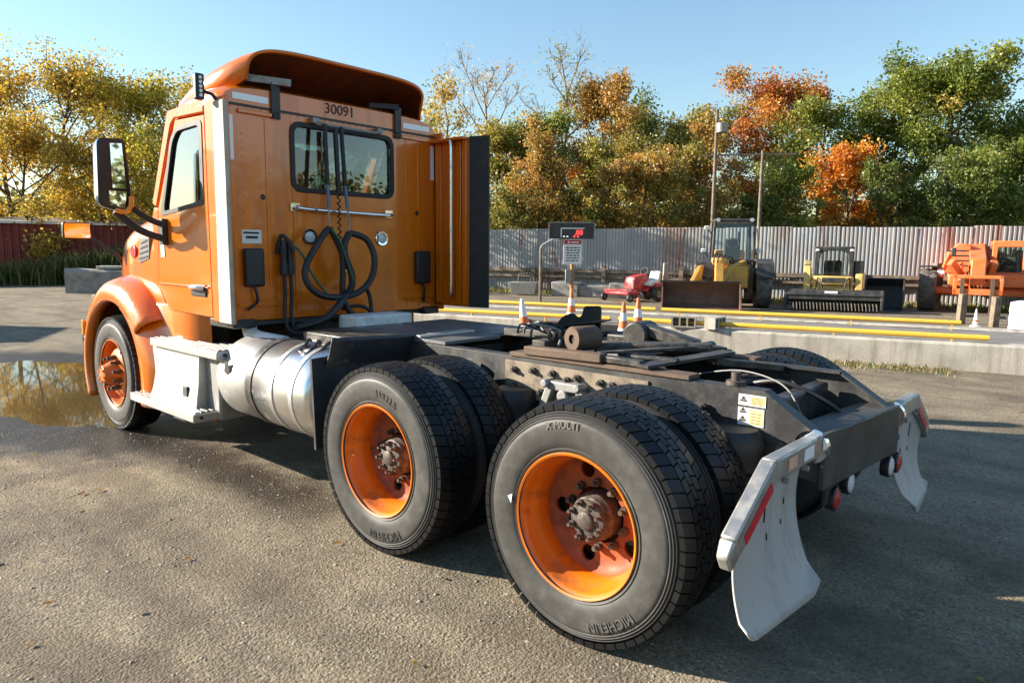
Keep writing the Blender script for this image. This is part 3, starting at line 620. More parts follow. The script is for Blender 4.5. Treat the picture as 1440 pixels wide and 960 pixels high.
# red wall with white-blue door and reeds, block
rw = thing('red_shed', 'long low dark red corrugated shed with pale roof edge at left', 'shed', (-36.0,6.4,0), R(70))
def wallrib(x0, x1, z1, pitch=.3, dep=.05):
    b = MB(); k = int((x1-x0)/pitch); pr = []
    for i in range(k): x = x0+i*pitch; pr += [(x,0),(x+pitch*.55,0),(x+pitch*.65,dep),(x+pitch*.9,dep)]
    b.grid([[(x,y,0) for x, y in pr],[(x,y,z1) for x, y in pr]]); return b
wallrib(-2.0, 12, 2.7).build('wall', REDWALL, rw, ang=20); wallrib(-9, -2.95, 2.7).build('wall', REDWALL, rw, ang=20)
MB().box((-2.95,-.02,0),(-2.0,.05,2.45)).build('door', PALEBLUE, rw, bevel=.01)
MB().box((-2.95,.0,2.45),(-2.0,.06,2.7)).build('lintel', REDWALL, rw)
MB().hexa([(-9,-.15,2.7),(12,-.15,2.7),(12,3,3.0),(-9,3,3.0)],[(-9,-.15,2.78),(12,-.15,2.78),(12,3,3.08),(-9,3,3.08)]).build('roof', STEEL, rw)
for i in range(-9, 12): MB().box((i,-.19,2.69),(i+.9,-.152,2.76)).build('roof_edge', WHITEP, rw)
r5 = np.random.default_rng(21); n5 = 5200; sx = r5.uniform(-1.9, 5.6, n5); sy = r5.uniform(-2.6, -.3, n5); c_, s_ = math.cos(R(70)), math.sin(R(70))
RP = np.stack([-36+sx*c_-sy*s_, 6.4+sx*s_+sy*c_, np.zeros(n5)], -1)
blades('reeds', 'tall dark green reeds in front of the red shed', RP, 1.0+.9*np.clip((sx+1)/5, 0, 1), [(.05,.08,.02),(.08,.11,.025),(.16,.17,.05),(.28,.24,.09)], .05, .55, 'reeds', 22)
bl = thing('concrete_block', 'large weathered concrete block with broken top left of the fender', 'block', (-26.6,5.9,0), R(52))
b = MB(); random.seed(5); rows = []
for i in range(13):
    x = -1.3+i*.42; j = lambda a=.03: random.uniform(-a, a)
    rows.append([(x,-.45+j(),-.1),(x,-.45+j(),.78+j()),(x,-.38,.86+j(.05)),(x,.38,.84+j(.05)),(x,.45,-.1)])
b.grid(rows); b.f += [tuple(range(5)), tuple(range(60,65))]; b.m += [0,0]; b.build('block_body', CONCD, bl, ang=30)
MB().box((-.3,-.3,.86),(3.0,.3,.98)).build('top_slab', CONC, bl, bevel=.03)
# weeds along the kerb
r6 = np.random.default_rng(31); n6 = 5200; s6 = r6.uniform(-4, 12, n6); t6 = -np.abs(r6.normal(0, .3, n6))-.01
k6 = fbm(s6*1.1, t6*0+3, 3) > .02; s6, t6 = s6[k6], t6[k6]; K = np.stack([-3.52+DX*s6-DY*t6, 7.22+DY*s6+DX*t6, 0*s6], -1)
blades('grass', 'dry weeds growing along the foot of the concrete kerb', K, .075, [(.32,.25,.10),(.22,.20,.06),(.12,.15,.04),(.38,.29,.13)], .014, .9, 'grass', 32)
s7 = r6.uniform(-12, 24, 9000); t7 = r6.uniform(-1.6, .1, 9000); K = np.stack([-11+fdx*s7-fdy*t7, 20.2+fdy*s7+fdx*t7, 0*s7], -1)
K = K[fbm(K[:, 0]*.5, K[:, 1]*.5, 3) > -.02]
blades('grass', 'yellowed grass along the foot of the corrugated fence', K, .2, [(.36,.30,.10),(.26,.24,.07),(.16,.18,.05)], .03, .8, 'grass', 33)
s8 = r6.uniform(-8, 10, 9000); t8 = r6.uniform(2.9, 5.6, 9000); K = np.stack([-3.52+DX*s8-DY*t8, 7.22+DY*s8+DX*t8, 0*s8], -1); K = K[fbm(K[:, 0]*.7+9, K[:, 1]*.7, 3) > .0]
blades('grass', 'patchy dry grass between the scale and the parked machines', K, .1, [(.34,.27,.11),(.24,.2,.07),(.14,.15,.04)], .02, .9, 'grass', 34)
# ================================================================ the truck
TK = thing('semi_truck', 'orange day cab semi truck with bare black frame and orange wheels', 'truck', (0,0,0))
XB = -3.29
# ---- frame rails
for sy, xe in ((-1, .72), (1, .80)):
    y0 = .43*sy; y1 = .35*sy
    prof = [(-6.3,.74),(.25,.74),(xe,.66),(xe,.86),(.46+xe-.72,1.03),(-2.9,1.03),(-3.3,.98),(-6.3,.98)]
    web = MB().prism(prof, XZ(y0), 0, -.012*sy).build('frame_rail', FRAMEM, TK, bevel=.003)
    f = MB(); f.box((-2.9,y0-.012*sy,1.018),(.46+xe-.72,y1,1.0295)); f.box((-6.3,y0-.012*sy,.742),(.25,y1,.753)); f.bar((.46+xe-.72,(y0+y1)/2,1.022),(xe,(y0+y1)/2,.852), .07,.012)
    f.build('flange', FRAMEM, web)
    pl = MB().prism([(-1.08,.80),(-.12,.78),(-.12,1.0),(-1.08,1.005)], XZ(y0+.012*sy), 0, -.011*sy).build('suspension_plate', FRAMETAN, web, bevel=.003)
    bl = MB()
    for bx_, bz in ((-1.0,.955),(-.86,.965),(-.72,.965),(-.62,.94),(-.55,.96),(-.40,.955),(-.33,.95),(-.22,.96),(-1.0,.86),(-.8,.85),(-.28,.85),(.18,.92),(.30,.80),(.55,.80),(-1.5,.93),(-1.7,.85)):
        bl.cyl((bx_,y0+.0*sy,bz),(bx_,y0+.05*sy,bz),.011,n=8); bl.cyl((bx_,y0+.012*sy,bz),(bx_,y0+.03*sy,bz),.021,n=6)
    bl.build('bolts', GREASE, web)
lr = [o for o in TK.children if o.name.startswith('frame_rail')]
# suspension hanger casting seen between the wheels
hg = MB(); fn = XZ(-.445)
hg.bar((-.70,-.47,.92),(-.82,-.47,.62),.05,.05,(0,1,0)); hg.bar((-.52,-.47,.92),(-.40,-.47,.62),.05,.05,(0,1,0)); hg.bar((-.72,-.47,.91),(-.50,-.47,.91),.05,.06,(0,1,0)); hg.cyl((-.61,-.45,.86),(-.61,-.51,.86),.035,n=14)
for x in (-.72,-.5): hg.cyl((x,-.44,.92),(x,-.53,.92),.024,n=8)
hg.build('spring_hanger', STEEL, TK, bevel=.008)
for sy in (-1, 1):
    for xa in (-1.32, 0):
        MB().tube(spline([(xa-.42,.52*sy,.72),(xa-.2,.52*sy,.62),(xa+.15,.52*sy,.60),(xa+.42,.52*sy,.64)],5), .04, 8).build('spring_arm', GREASE, TK)
        MB().lathe([(.0,.0),(.1,.0),(.13,.03),(.12,.08),(.135,.13),(.12,.18),(.1,.2),(0,.2)], (xa+.36,.50*sy,.66), (0,0,1), 20).build('air_spring', RUBBER, TK)
        MB().cyl((xa-.08,.46*sy,.62),(xa-.02,.5*sy,.98),.032,n=12).build('shock_absorber', STEEL, TK)
for xa in (-1.32, 0):
    MB().lathe([(.06,-.92),(.075,-.5),(.085,-.28),(.17,-.2),(.21,-.08),(.21,.08),(.17,.2),(.085,.28),(.075,.5),(.06,.92)], (xa,0,.51), (0,1,0), 20).build('drive_axle', GREASE, TK)
    for sy in (-1,1): MB().lathe([(.0,0),(.2,.0),(.205,.18),(.0,.2)], (xa,.56*sy,.51), (0,sy,0), 24).build('brake_drum', DRUM, TK)
MB().cyl((-5.19,-.8,.5),(-5.19,.8,.5),.05,n=10).build('steer_axle', GREASE, TK)
MB().tube([(-4.2,0,.75),(-1.55,0,.56)],.06,12).build('drive_shaft', GREASE, TK)
for x in (-2.55,-1.85,-.66,.12,.45):
    MB().box((x-.04,-.35,.80),(x+.04,.35,.97)).build('crossmember', FRAMEM, TK, bevel=.01)
MB().box((-5.0,-.42,.55),(-3.5,.42,1.08)).build('transmission', GREASE, TK, bevel=.08)
for y in (-.2,.12): MB().lathe([(0,0),(.09,.0),(.115,.04),(.115,.56),(.09,.6),(0,.6)], (-.62-.3,y,.70), (1,0,0), 18).build('air_tank', DARKM, TK)
# air line loop and fitting inside the rear of the frame
MB().tube(spline([(-.05,-.1,1.0),(.22,-.15,1.06),(.46,-.22,1.03),(.58,-.30,.92),(.62,-.32,.82)],6), .0045, 8).build('air_line', simple('grey_air_line', (.10,.10,.10), .5), TK)
MB().tube(spline([(.1,.05,.93),(.35,.02,1.0),(.58,.06,.92),(.7,.1,.80)],6), .012, 8).build('air_line', HOSE, TK)
fi = MB(); fi.cyl((.30,-.37,1.03),(.30,-.37,1.05),.045,n=14); fi.cyl((.30,-.37,1.05),(.30,-.37,1.09),.022,n=10); fi.build('air_valve', HUBRUST, TK)
# warning stickers on the rail
st = MB(); st.box((.345,-.4315,.955),(.47,-.4335,1.005),0); st.box((.345,-.4315,.865),(.465,-.4335,.945),0)
st.box((.40,-.4345,.96),(.465,-.4348,1.0),1); st.box((.40,-.4345,.87),(.46,-.4348,.94),1)
for x0, z0 in ((.352,.972),(.352,.92),(.352,.882)): st.box((x0,-.4345,z0),(x0+.032,-.4348,z0+.008),2); st.prism([(x0+.004,z0+.01),(x0+.028,z0+.01),(x0+.016,z0+.026)], XZ(-.4347), 0, -.0003, 2)
for k in range(4): st.box((.405,-.435,.966+k*.008),(.458,-.4353,.969+k*.008),2); st.box((.405,-.435,.878+k*.014),(.452,-.4353,.881+k*.014),2)
st.build('warning_sticker', [PAPER, YEL, INK], lr[0])
# rear end plate
ep = MB(); A = [(.76,-.44),(.84,.44)]
ep.hexa([(.71,-.44,.64),(.735,-.44,.64),(.815,.44,.64),(.79,.44,.64)],[(.71,-.44,.885),(.735,-.44,.885),(.815,.44,.885),(.79,.44,.885)])
ep.hexa([(.56,-.42,.868),(.71,-.43,.868),(.79,.43,.868),(.62,.42,.868)],[(.56,-.42,.88),(.71,-.43,.88),(.79,.43,.88),(.64,.42,.88)])
ep.build('end_crossmember', FRAMEM, TK, bevel=.006)
# ---- mud flap hangers
HANGM = simple('dull_hanger_aluminium', (.42,.41,.39), .38, metal=.8, dirt=(.25,.235,.21), dscale=9, dlo=.45, dhi=.85)
def hanger(sy, x, flip):
    S = lambda y: -y*sy
    h = MB(); pts = [(x,S(-.44),.825),(x,S(-.90),.83),(x,S(-1.215),.63)]
    def seg(a, b, w_=.075, h_=.07): h.bar(a, b, w_, h_, (0,0,1))
    # mitred square tube
    a, b_, c = [Vector(p) for p in pts]; d1 = (b_-a).normalized(); d2 = (c-b_).normalized()
    up1 = Vector((0,-d1.z*sy*-1,1)); sec = []
    def frame(p, n): 
        u = Vector((1,0,0)); v = u.cross(n).normalized(); v = v if v.z > 0 else -v
        return [p-u*.03-v*.045, p+u*.03-v*.045, p+u*.03+v*.045, p-u*.03+v*.045]
    ns = [d1, (d1+d2).normalized(), d2]; secs = [frame(p, n) for p, n in zip((a,b_,c), ns)]
    for i in range(2): h.hexa(secs[i], secs[i+1])
    o = h.build('flap_hanger', HANGM, TK, bevel=.008)
    e = c + d2*.055; MB().hexa([p+d2*.001 for p in frame(c,d2)], [p*1.0+(q-p)*.22 for p, q in zip(frame(e+Vector((0,0,-.03)),d2), [e]*4)]).build('end_cap', HANGM, o, bevel=.01)
    MB().cyl((x,S(-.42),.825),(x,S(-.455),.825),.07,n=20).build('mount_flange', CHROME, o)
    if sy < 0:
        t = MB(); t.box((x+.0312,-.62,.803),(x+.0332,-.51,.853)); t.build('white_reflector', REFLW, o)
        t = MB(); t.box((x+.0312,-.79,.806),(x+.0332,-.70,.852)); t.build('orange_reflector', REFLO, o)
    d = d2; v = Vector((0,-d.z,d.y)); v = v if v.z > 0 else -v
    t = MB(); p0 = b_+d*.06-v*.02+Vector((.0315,0,0)); p1 = c-d*.05-v*.02+Vector((.0315,0,0))
    t.bar(p0, p1, .002, .042, v); t.build('red_reflector', REFLR, o)
    bo = MB()
    for y in (-.60,-.82): bo.cyl((x+.02,S(y),.775),(x+.045,S(y),.775),.012,n=8)
    bo.build('bolts', STEEL, o)
    # flap
    F_ = MB(); nu, nv = 26, 20
    TO, TI, BO, BI = [Vector(q) for q in ((x,S(-1.18),.645),(x,S(-.56),.80),(x+.03,S(-1.17),.26),(x+.09,S(-.60),.275))]
    def pt(u, v, d=0):
        top = TO.lerp(TI, u); 
        if u > .5: top.z = min(top.z, .81)
        top.z = .60+.20*min(1, u/.52); bot = BO.lerp(BI, u)
        p = top.lerp(bot, v); k = 4*v*(1-v); p.x += -.055*k*(.4+.6*u)+.03*v**3+d; p.y += S(.02*k); 
        r = .07; 
        if v > .8:
            e_ = max(0, abs(u-.5)-.38)/.12; p.z += .05*e_**2*(v-.8)/.2
        return p
    F_.grid([[pt(i/nu, j/nv) for j in range(nv+1)] for i in range(nu+1)])
    fo = F_.build('mud_flap', FLAPM, TK, ang=60); sm = fo.modifiers.new('thickness','SOLIDIFY'); sm.thickness = .009; sm.offset = 0
    sc = MB()
    for u_, v_, l_ in ((.42,.12,.16),(.46,.40,.05),(.75,.25,.05),(.7,.4,.035)):
        p = pt(u_, v_)+Vector((.0065,0,0)); q_ = pt(u_, v_+l_)+Vector((.0065,0,0)); sc.bar(p, q_, .006, .003, (1,0,0))
    sc.build('scuff_slot', BLACKP, fo)
hanger(-1, .68, 0); hanger(1, .77, 1)
# tail lights
def lamp(y, z, m, x=.72, r=.052):
    o = MB().lathe([(0,-.03),(r,-.03),(r*1.08,.0),(r*1.05,.008),(r*.95,.012),(r*.9,.008)], (x,y,z), (1,0,0), 24).build('tail_light', BLACKP, TK)
    MB().lathe([(r*.93,.006),(r*.8,.016),(r*.4,.022),(0.001,.024)], (x,y,z), (1,0,0), 24).build('lens', m, o)
br = MB(); br.box((.69,-.34,.62),(.70,.02,.70)); br.box((.70,.33,.60),(.71,.72,.66)); br.build('light_bracket', BLACKP, TK)
lamp(-.075,.59,WHITELENS,.735); lamp(-.215,.545,REDLENS,.72); lamp(.40,.57,WHITELENS,.79); lamp(.56,.555,REDLENS,.79)
MB().box((.70,-.33,.54),(.713,-.12,.62)).build('light_bracket', BLACKP, TK)

# ---- wheels
def disc_with_holes(prof, holes, rad, rc, depth, nm, mm):
    b = MB().lathe(prof, (0,0,0), (0,1,0), 64, closed=True); o = b.build(nm, mm)
    c = MB()
    for k in range(holes):
        a = 2*math.pi*k/holes+.3; p = Vector((math.cos(a)*rc, 0, math.sin(a)*rc)); c.cyl(p+Vector((0,depth-.12,0)), p+Vector((0,depth+.12,0)), rad, n=20)
    co = c.build('cutter', ORANGE_RUST); md = o.modifiers.new('b','BOOLEAN'); md.operation = 'DIFFERENCE'; md.object = co; md.solver = 'EXACT'
    dg = bpy.context.evaluated_depsgraph_get(); me = bpy.data.meshes.new_from_object(o.evaluated_get(dg)); bpy.data.objects.remove(co); bpy.data.objects.remove(o)
    me.polygons.foreach_set('use_smooth', [True]*len(me.polygons)); me.set_sharp_from_angle(angle=R(35)); return me
def tyre_mb():
    t = MB(); W = .275
    side = [(.288,.045),(.293,.028),(.300,.016),(.312,.008),(.323,.003),(.327,.0075),(.332,.0035),(.36,-.001),(.395,-.004),(.43,-.002),(.440,.0),(.446,.005),(.452,.003),(.457,.009),(.463,.007),(.468,.014),(.474,.012),(.480,.019),(.486,.026),(.494,.034),(.503,.042)]
    t.lathe(side, n=96, ax=(0,1,0)); t.lathe([(r,W-h) for r, h in side], n=96, ax=(0,1,0))
    t.lathe([(.505,.040),(.506,.06),(.507,W/2),(.506,W-.06),(.505,W-.040)], n=96, ax=(0,1,0), m=1)
    rows = [(.014,.078,58),(.084,.120,58),(.125,.150,58),(.155,.191,58),(.197,.261,58)]
    for ri, (y0, y1, nb) in enumerate(rows):
        st_ = (ri % 2)*.5; sk = (.32,-.22,.25,-.22,.32)[ri]*(1 if ri < 3 else -1)
        for k in range(nb):
            a0 = 2*math.pi*(k+st_)/nb; a1 = a0+2*math.pi/nb*.88; v = []
            for rr in ((.484, .5215) if ri in (0,4) else (.503, .5215)):
                for (a, y) in ((a0,y0),(a1,y0),(a1,y1),(a0,y1)):
                    aa = a+sk*(y-y0)*.9/.5; r2 = rr-(.012 if rr > .51 and (y < .03 or y > .25) else 0) - (.002 if rr > .51 else 0)*abs(y-W/2)/.1
                    v.append((r2*math.sin(aa), y, r2*math.cos(aa)))
            t.add(v, [(4,5,6,7),(0,1,5,4),(1,2,6,5),(2,3,7,6),(3,0,4,7)], 1)
    return t
ty0 = tyre_mb().build('tyre', [TYRES, TYRET], ang=30); TYME = ty0.data; bpy.data.objects.remove(ty0)
rimb = MB().lathe([(.296,.004),(.305,.0),(.309,.005),(.305,.014),(.292,.022),(.286,.04),(.280,.075),(.268,.095),(.258,.14),(.256,.20),(.272,.23),(.285,.25),(.305,.27)], ax=(0,1,0), n=72)
o = rimb.build('rim', ORANGE_RUST, ang=50); RIMME = o.data; bpy.data.objects.remove(o)
DISC = disc_with_holes([(.257,.165),(.245,.185),(.225,.196),(.19,.200),(.125,.196),(.125,.208),(.19,.212),(.23,.208),(.257,.20)], 5, .036, .197, .2, 'disc', DISCM)
DISCF = disc_with_holes([(.266,.10),(.25,.105),(.235,.085),(.215,.055),(.19,.036),(.12,.028),(.12,.04),(.19,.048),(.21,.066),(.23,.095),(.25,.12),(.266,.118)], 5, .028, .222, .07, 'disc', ORANGE_RUST)
def hubmesh():
    b = MB(); b.lathe([(.125,.21),(.122,.15),(.112,.14),(.108,.125),(.098,.12),(.096,.105),(.05,.098),(.045,.085),(.03,.078),(.001,.078)], ax=(0,1,0), n=32)
    for k in range(8):
        a = 2*math.pi*k/8+.2; p = Vector((math.cos(a)*.088,0,math.sin(a)*.088)); b.cyl(p+Vector((0,.115,0)), p+Vector((0,.09,0)), .017, n=6); b.cyl(p+Vector((0,.09,0)), p+Vector((0,.066,0)), .009, n=8)
    o = b.build('hub', HUBRUST, bevel=0); me = o.data; bpy.data.objects.remove(o); return me
def nutsmesh():
    b = MB()
    for k in range(10):
        a = 2*math.pi*k/10; p = Vector((math.cos(a)*.143,0,math.sin(a)*.143)); b.cyl(p+Vector((0,.2,0)), p+Vector((0,.172,0)), .019, n=6); b.cyl(p+Vector((0,.172,0)), p+Vector((0,.15,0)), .011, n=8)
    o = b.build('lug_nuts', HUBRUST); me = o.data; bpy.data.objects.remove(o); return me
def fhub():
    b = MB(); b.lathe([(.12,.035),(.11,.0),(.1,-.03),(.085,-.055),(.075,-.085),(.06,-.092),(.001,-.092)], ax=(0,1,0), n=32)
    for k in range(6): a = 2*math.pi*k/6; p = Vector((math.cos(a)*.062,0,math.sin(a)*.062)); b.cyl(p+Vector((0,-.085,0)), p+Vector((0,-.10,0)), .011, n=6)
    o = b.build('hub', ORANGE_RUST); me = o.data; bpy.data.objects.remove(o)
    c = MB()
    for k in range(10): a = 2*math.pi*k/10; p = Vector((math.cos(a)*.143,0,math.sin(a)*.143)); c.cyl(p+Vector((0,.034,0)), p+Vector((0,-.008,0)), .021, n=6); c.cyl(p+Vector((0,-.008,0)), p+Vector((0,-.045,0)), .013, n=8)
    o = c.build('lug_nuts', DARKM); me2 = o.data; bpy.data.objects.remove(o); return me, me2
HUB, NUTS = hubmesh(), nutsmesh(); FHUB, FNUTS = fhub()
def link(name, me, parent, loc=(0,0,0), rot=0):
    o = bpy.data.objects.new(name, me); COL.objects.link(o); o.parent = parent; o.location = loc; o.rotation_euler = (0,0,0); o.rotation_euler[1] = rot; return o
def wheel(x, sy, y0, rear, spin):
    w_ = link('wheel', RIMME, TK, (x, sy*y0, .51)); w_.rotation_euler = (0, 0, 0 if sy < 0 else math.pi)
    link('tyre', TYME, w_, rot=spin); link('disc', DISC if rear else DISCF, w_, rot=spin)
    h_ = link('hub', HUB if rear else FHUB, w_, rot=spin); h_.scale = (.86,1,.86) if rear else (1,1,1); link('lug_nuts', NUTS if rear else FNUTS, w_, rot=spin)
    return w_
def inner(x, sy):
    w_ = link('inner_wheel', RIMME, TK, (x, sy*(1.215-.345), .51)); w_.rotation_euler = (0,0,0 if sy < 0 else math.pi); link('tyre', TYME, w_, rot=.05)
WL = {}
for sy in (-1, 1):
    for i, x in enumerate((-1.32, 0)):
        WL[sy, i] = wheel(x, sy, 1.215, True, (.9, 2.15)[i]); inner(x, sy)
    WL[sy, 2] = wheel(-5.19, sy, 1.20, False, .4)
def ring_text(w_, s, size, r0, a0, m, ext=.001, y=-.0065):
    v, f = text_pts(s, size, ext); b = MB()
    b.add([((r0+p[1])*math.sin(a0+p[0]/r0), y-p[2], (r0+p[1])*math.cos(a0+p[0]/r0)) for p in v], f)
    b.build('tyre_lettering', m, w_)
ring_text(WL[-1,0], '11R22.5', .055, .375, R(16), TYREL); ring_text(WL[-1,0], 'MICHELIN', .06, .405, R(168), TYREL)
ring_text(WL[-1,1], 'X MULTI', .045, .425, R(-8), simple('tyre_lettering_pale', (.17,.165,.15), .6)); ring_text(WL[-1,1], 'MICHELIN', .055, .41, R(150), simple('tyre_lettering_grey', (.085,.082,.078), .6))
pm = MB(); pm.prism([(-.352,.05),(-.325,.065),(-.332,.02)], XZ(-.0062), 0, .0005); pm.build('chalk_mark', simple('pale_blue_chalk', (.6,.72,.8), .8), WL[-1,1])

# ---- cab shell
CABW = 1.03
win_r = rpoly(rect(-.46,.49,2.10,2.585), .075)
back = MB().ring(rect(-1.0,1.0,1.10,2.665), win_r, (.015,2.34), YZ(XB), 0, -.03).build('rear_panel', ORANGE, TK, bevel=.004)
gl_ = MB().prism(rpoly(rect(-.455,.485,2.105,2.58), .07), YZ(XB-.012), 0, -.005).build('rear_window', GLASSD, TK)
MB().ring(rpoly(rect(-.485,.515,2.075,2.61), .095), rpoly(rect(-.447,.477,2.113,2.572), .068), (.015,2.34), YZ(XB), .014, -.004).build('window_seal', RUBBER, gl_, bevel=.004)
door_o = [(-3.53,1.12),(-3.53,2.60),(-4.02,2.615),(-4.42,1.95),(-4.49,1.32),(-4.30,1.13)]
win_s = rpoly([(-3.60,1.975),(-3.585,2.555),(-4.0,2.545),(-4.10,2.47),(-4.33,1.96),(-4.33,1.915)], .05)
for sy in (-1, 1):
    y = CABW*sy; fn = XZ(y)
    dr = MB().ring(door_o, win_s, (-3.9,2.25), fn, 0, -.035*sy).build('door', ORANGE, TK, bevel=.006)
    MB().prism([p for p in win_s], fn, -.016*sy, -.020*sy).build('window', GLASSR, dr)
    c0 = (-3.9,2.25); wo_ = [(c0[0]+(p[0]-c0[0])*1.06, c0[1]+(p[1]-c0[1])*1.06) for p in win_s]; wi_ = [(c0[0]+(p[0]-c0[0])*.90+(-.0), c0[1]+(p[1]-c0[1])*.95) for p in win_s]
    MB().ring(wo_, wi_, c0, fn, .006*sy, -.012*sy).build('window_seal', RUBBER, dr)
    hn = MB(); hn.box((-3.86,y,1.27),(-3.61,y+.012*sy,1.36)); ho = hn.build('handle_recess', BLACKP, dr, bevel=.01)
    MB().tube(spline([(-3.84,y+.012*sy,1.33),(-3.80,y+.045*sy,1.34),(-3.68,y+.045*sy,1.34),(-3.63,y+.012*sy,1.33)],4), .016, 8).build('door_handle', CHROME, dr)
    MB().box((-4.46,y+.001*sy,1.335),(-3.56,y+.010*sy,1.35)).build('body_line', ORANGE, dr, bevel=.004)
    # pillar behind the door and cowl side in front
    MB().box((-3.515,y-.03*sy,1.09),(-3.20,y+.006*sy,2.70)).build('rear_pillar', ORANGE, TK, bevel=.012)
    MB().prism([(-4.505,1.33),(-4.44,1.96),(-4.52,1.97),(-4.56,1.90),(-4.58,1.15),(-4.34,1.12)], fn, -.045*sy, -.005*sy).build('cowl_side', ORANGE, TK, bevel=.006)
    MB().prism([(-3.53,2.615),(-4.03,2.63),(-4.10,2.59),(-4.45,1.97),(-4.53,2.0),(-4.15,2.70),(-3.53,2.72)], fn, -.04*sy, .004*sy).build('a_pillar', ORANGE, TK, bevel=.01)
    MB().box((-4.45,y-.2*sy,1.05),(-3.25,y-.02*sy,1.115)).build('sill', BLACKP, TK, bevel=.01)
# roof cap
def roof_sec(x, zs, zc, hw):
    pts = []
    for i in range(25):
        a = math.pi*i/24; c = math.cos(a); s_ = math.sin(a)
        pts.append((x, -hw*math.copysign(abs(c)**.35, c), zs+(zc-zs)*s_**.6))
    return pts
rf = MB(); rf.grid([roof_sec(*q) for q in ((XB-.0,2.668,2.80,1.0),(XB-.06,2.668,2.83,1.03),(-3.6,2.66,2.85,1.035),(-3.9,2.64,2.83,1.03),(-4.1,2.60,2.77,1.02),(-4.22,2.56,2.68,1.0),(-4.26,2.54,2.60,.98))])
k0 = rf.v[:25]; rf.add(k0, [tuple(range(25))]); rf.build('roof', ORANGE, TK, ang=50)
MB().box((XB+.001,-.99,2.655),(XB+.008,.99,2.672)).build('roof_seam', BLACKP, back)
# windscreen, dash, seats, floor
MB().hexa([(-4.52,-.96,1.98),(-4.52,.96,1.98),(-4.15,.93,2.60),(-4.15,-.93,2.60)],[(-4.53,-.96,1.985),(-4.53,.96,1.985),(-4.16,.93,2.605),(-4.16,-.93,2.605)]).build('windscreen', GLASS, TK)
MB().box((-4.5,-1.0,1.5),(-4.2,1.0,1.88)).build('dashboard', INTER, TK, bevel=.05)
MB().box((-4.6,-.99,1.06),(XB-.04,.99,1.115)).build('cab_floor', INTER, TK)
MB().box((-4.1,-.97,2.60),(XB-.04,.97,2.64)).build('headliner', INTERL, TK)
for y in (-.5,.5):
    s_ = MB(); s_.box((-3.95,y-.26,1.3),(-3.5,y+.26,1.55)); s_.hexa([(-3.62,y-.25,1.5),(-3.48,y-.25,1.5),(-3.48,y+.25,1.5),(-3.62,y+.25,1.5)],[(-3.5,y-.2,2.12),(-3.4,y-.2,2.12),(-3.4,y+.2,2.12),(-3.5,y+.2,2.12)])
    s_.build('seat', INTER, TK, bevel=.05)
MB().tube([(-4.1-.02*math.cos(a)*6+.0,-.5+.22*math.sin(a),1.85+.2*math.cos(a)) for a in [i*.2618 for i in range(25)]], .014, 6).build('steering_wheel', INTER, TK)
# creased sun shade behind the windscreen
b = MB(); random.seed(8); b.grid([[(-4.46+.31*j/10+.03+random.uniform(-.012,.012), -.62+.95*i/14+.10*(j/10-.5)*(1 if i > 7 else -1), 2.02+.52*j/10+random.uniform(-.01,.01)) for j in range(11)] for i in range(15)])
b.build('sun_shade', simple('silver_sun_shade', (.75,.76,.74), .35, metal=.3, dirt=(.5,.52,.5), dscale=14, bmp=.6, bscale=14), TK, ang=10)
# roof fairing
def fair_sec(x, z0, h, hw, back=0):
    pts = []
    for i in range(33):
        a = math.pi*i/32; c = math.cos(a); s_ = math.sin(a)
        yy = -hw*math.copysign(abs(c)**.40, c); zz = z0+h*abs(s_)**.40
        pts.append((x+back*abs(s_)**.5, yy, zz))
    return pts
fb = MB(); fb.grid([fair_sec(*q) for q in ((-4.25,2.66,.08,.90),(-4.1,2.70,.13,.95),(-3.85,2.72,.20,.965),(-3.6,2.74,.26,.95),(-3.45,2.765,.275,.92,.03),(-3.36,2.80,.265,.875,.07),(-3.30,2.84,.235,.83,.10),(-3.28,2.855,.222,.815,.105))])
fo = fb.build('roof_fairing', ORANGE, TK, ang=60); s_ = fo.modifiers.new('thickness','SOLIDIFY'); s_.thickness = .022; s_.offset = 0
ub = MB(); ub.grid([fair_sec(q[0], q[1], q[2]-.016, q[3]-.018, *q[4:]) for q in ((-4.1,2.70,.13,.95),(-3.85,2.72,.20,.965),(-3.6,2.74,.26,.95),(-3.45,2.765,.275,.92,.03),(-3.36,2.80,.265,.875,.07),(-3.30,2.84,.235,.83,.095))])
ub.build('fairing_underside', simple('shade_darkened_fibreglass', (.20,.042,.010), .6, dirt=(.09,.03,.012), dscale=6), fo, ang=60)  # dirty brown fibreglass liner, its colour darkened to give the underside's shade
for y in (-.60,.56):
    b = MB(); b.box((XB+.006,y-.035,2.60),(XB+.02,y+.035,2.86)); b.bar((XB+.013,y,2.845),(XB-.22,y-.02,2.90),.06,.03)
    for z in (2.615,2.645): b.cyl((XB+.02,y-.018,z),(XB+.03,y-.018,z),.008,n=8); b.cyl((XB+.02,y+.018,z),(XB+.03,y+.018,z),.008,n=8)
    b.build('fairing_bracket', BLACKP, fo)
MB().bar((XB-.12,-.86,2.885),(XB+.07,-.50,2.865),.03,.05).build('fairing_bar', STEEL, fo)
MB().bar((XB-.12,.36,2.865),(XB+.03,.56,2.86),.03,.04).build('fairing_bar', BLACKP, fo)
# work light on the roof corner, marker light
wl = MB(); wl.box((-3.42,-1.15,2.67),(-3.37,-1.085,2.85)); o = wl.build('work_light', BLACKP, TK, bevel=.012)
gl2 = MB()
for k in range(5): gl2.cyl((-3.37,-1.118,2.70+k*.03),(-3.364,-1.118,2.70+k*.03),.012,n=8)
gl2.build('lens', WHITELENS, o); MB().tube([(-3.4,-1.09,2.74),(-3.34,-1.05,2.71),(-3.30,-1.03,2.66)],.014,6).build('light_arm', BLACKP, o)
MB().box((-4.16,-.86,2.735),(-4.0,-.78,2.82)).build('marker_light', ORANGE, TK, bevel=.03)
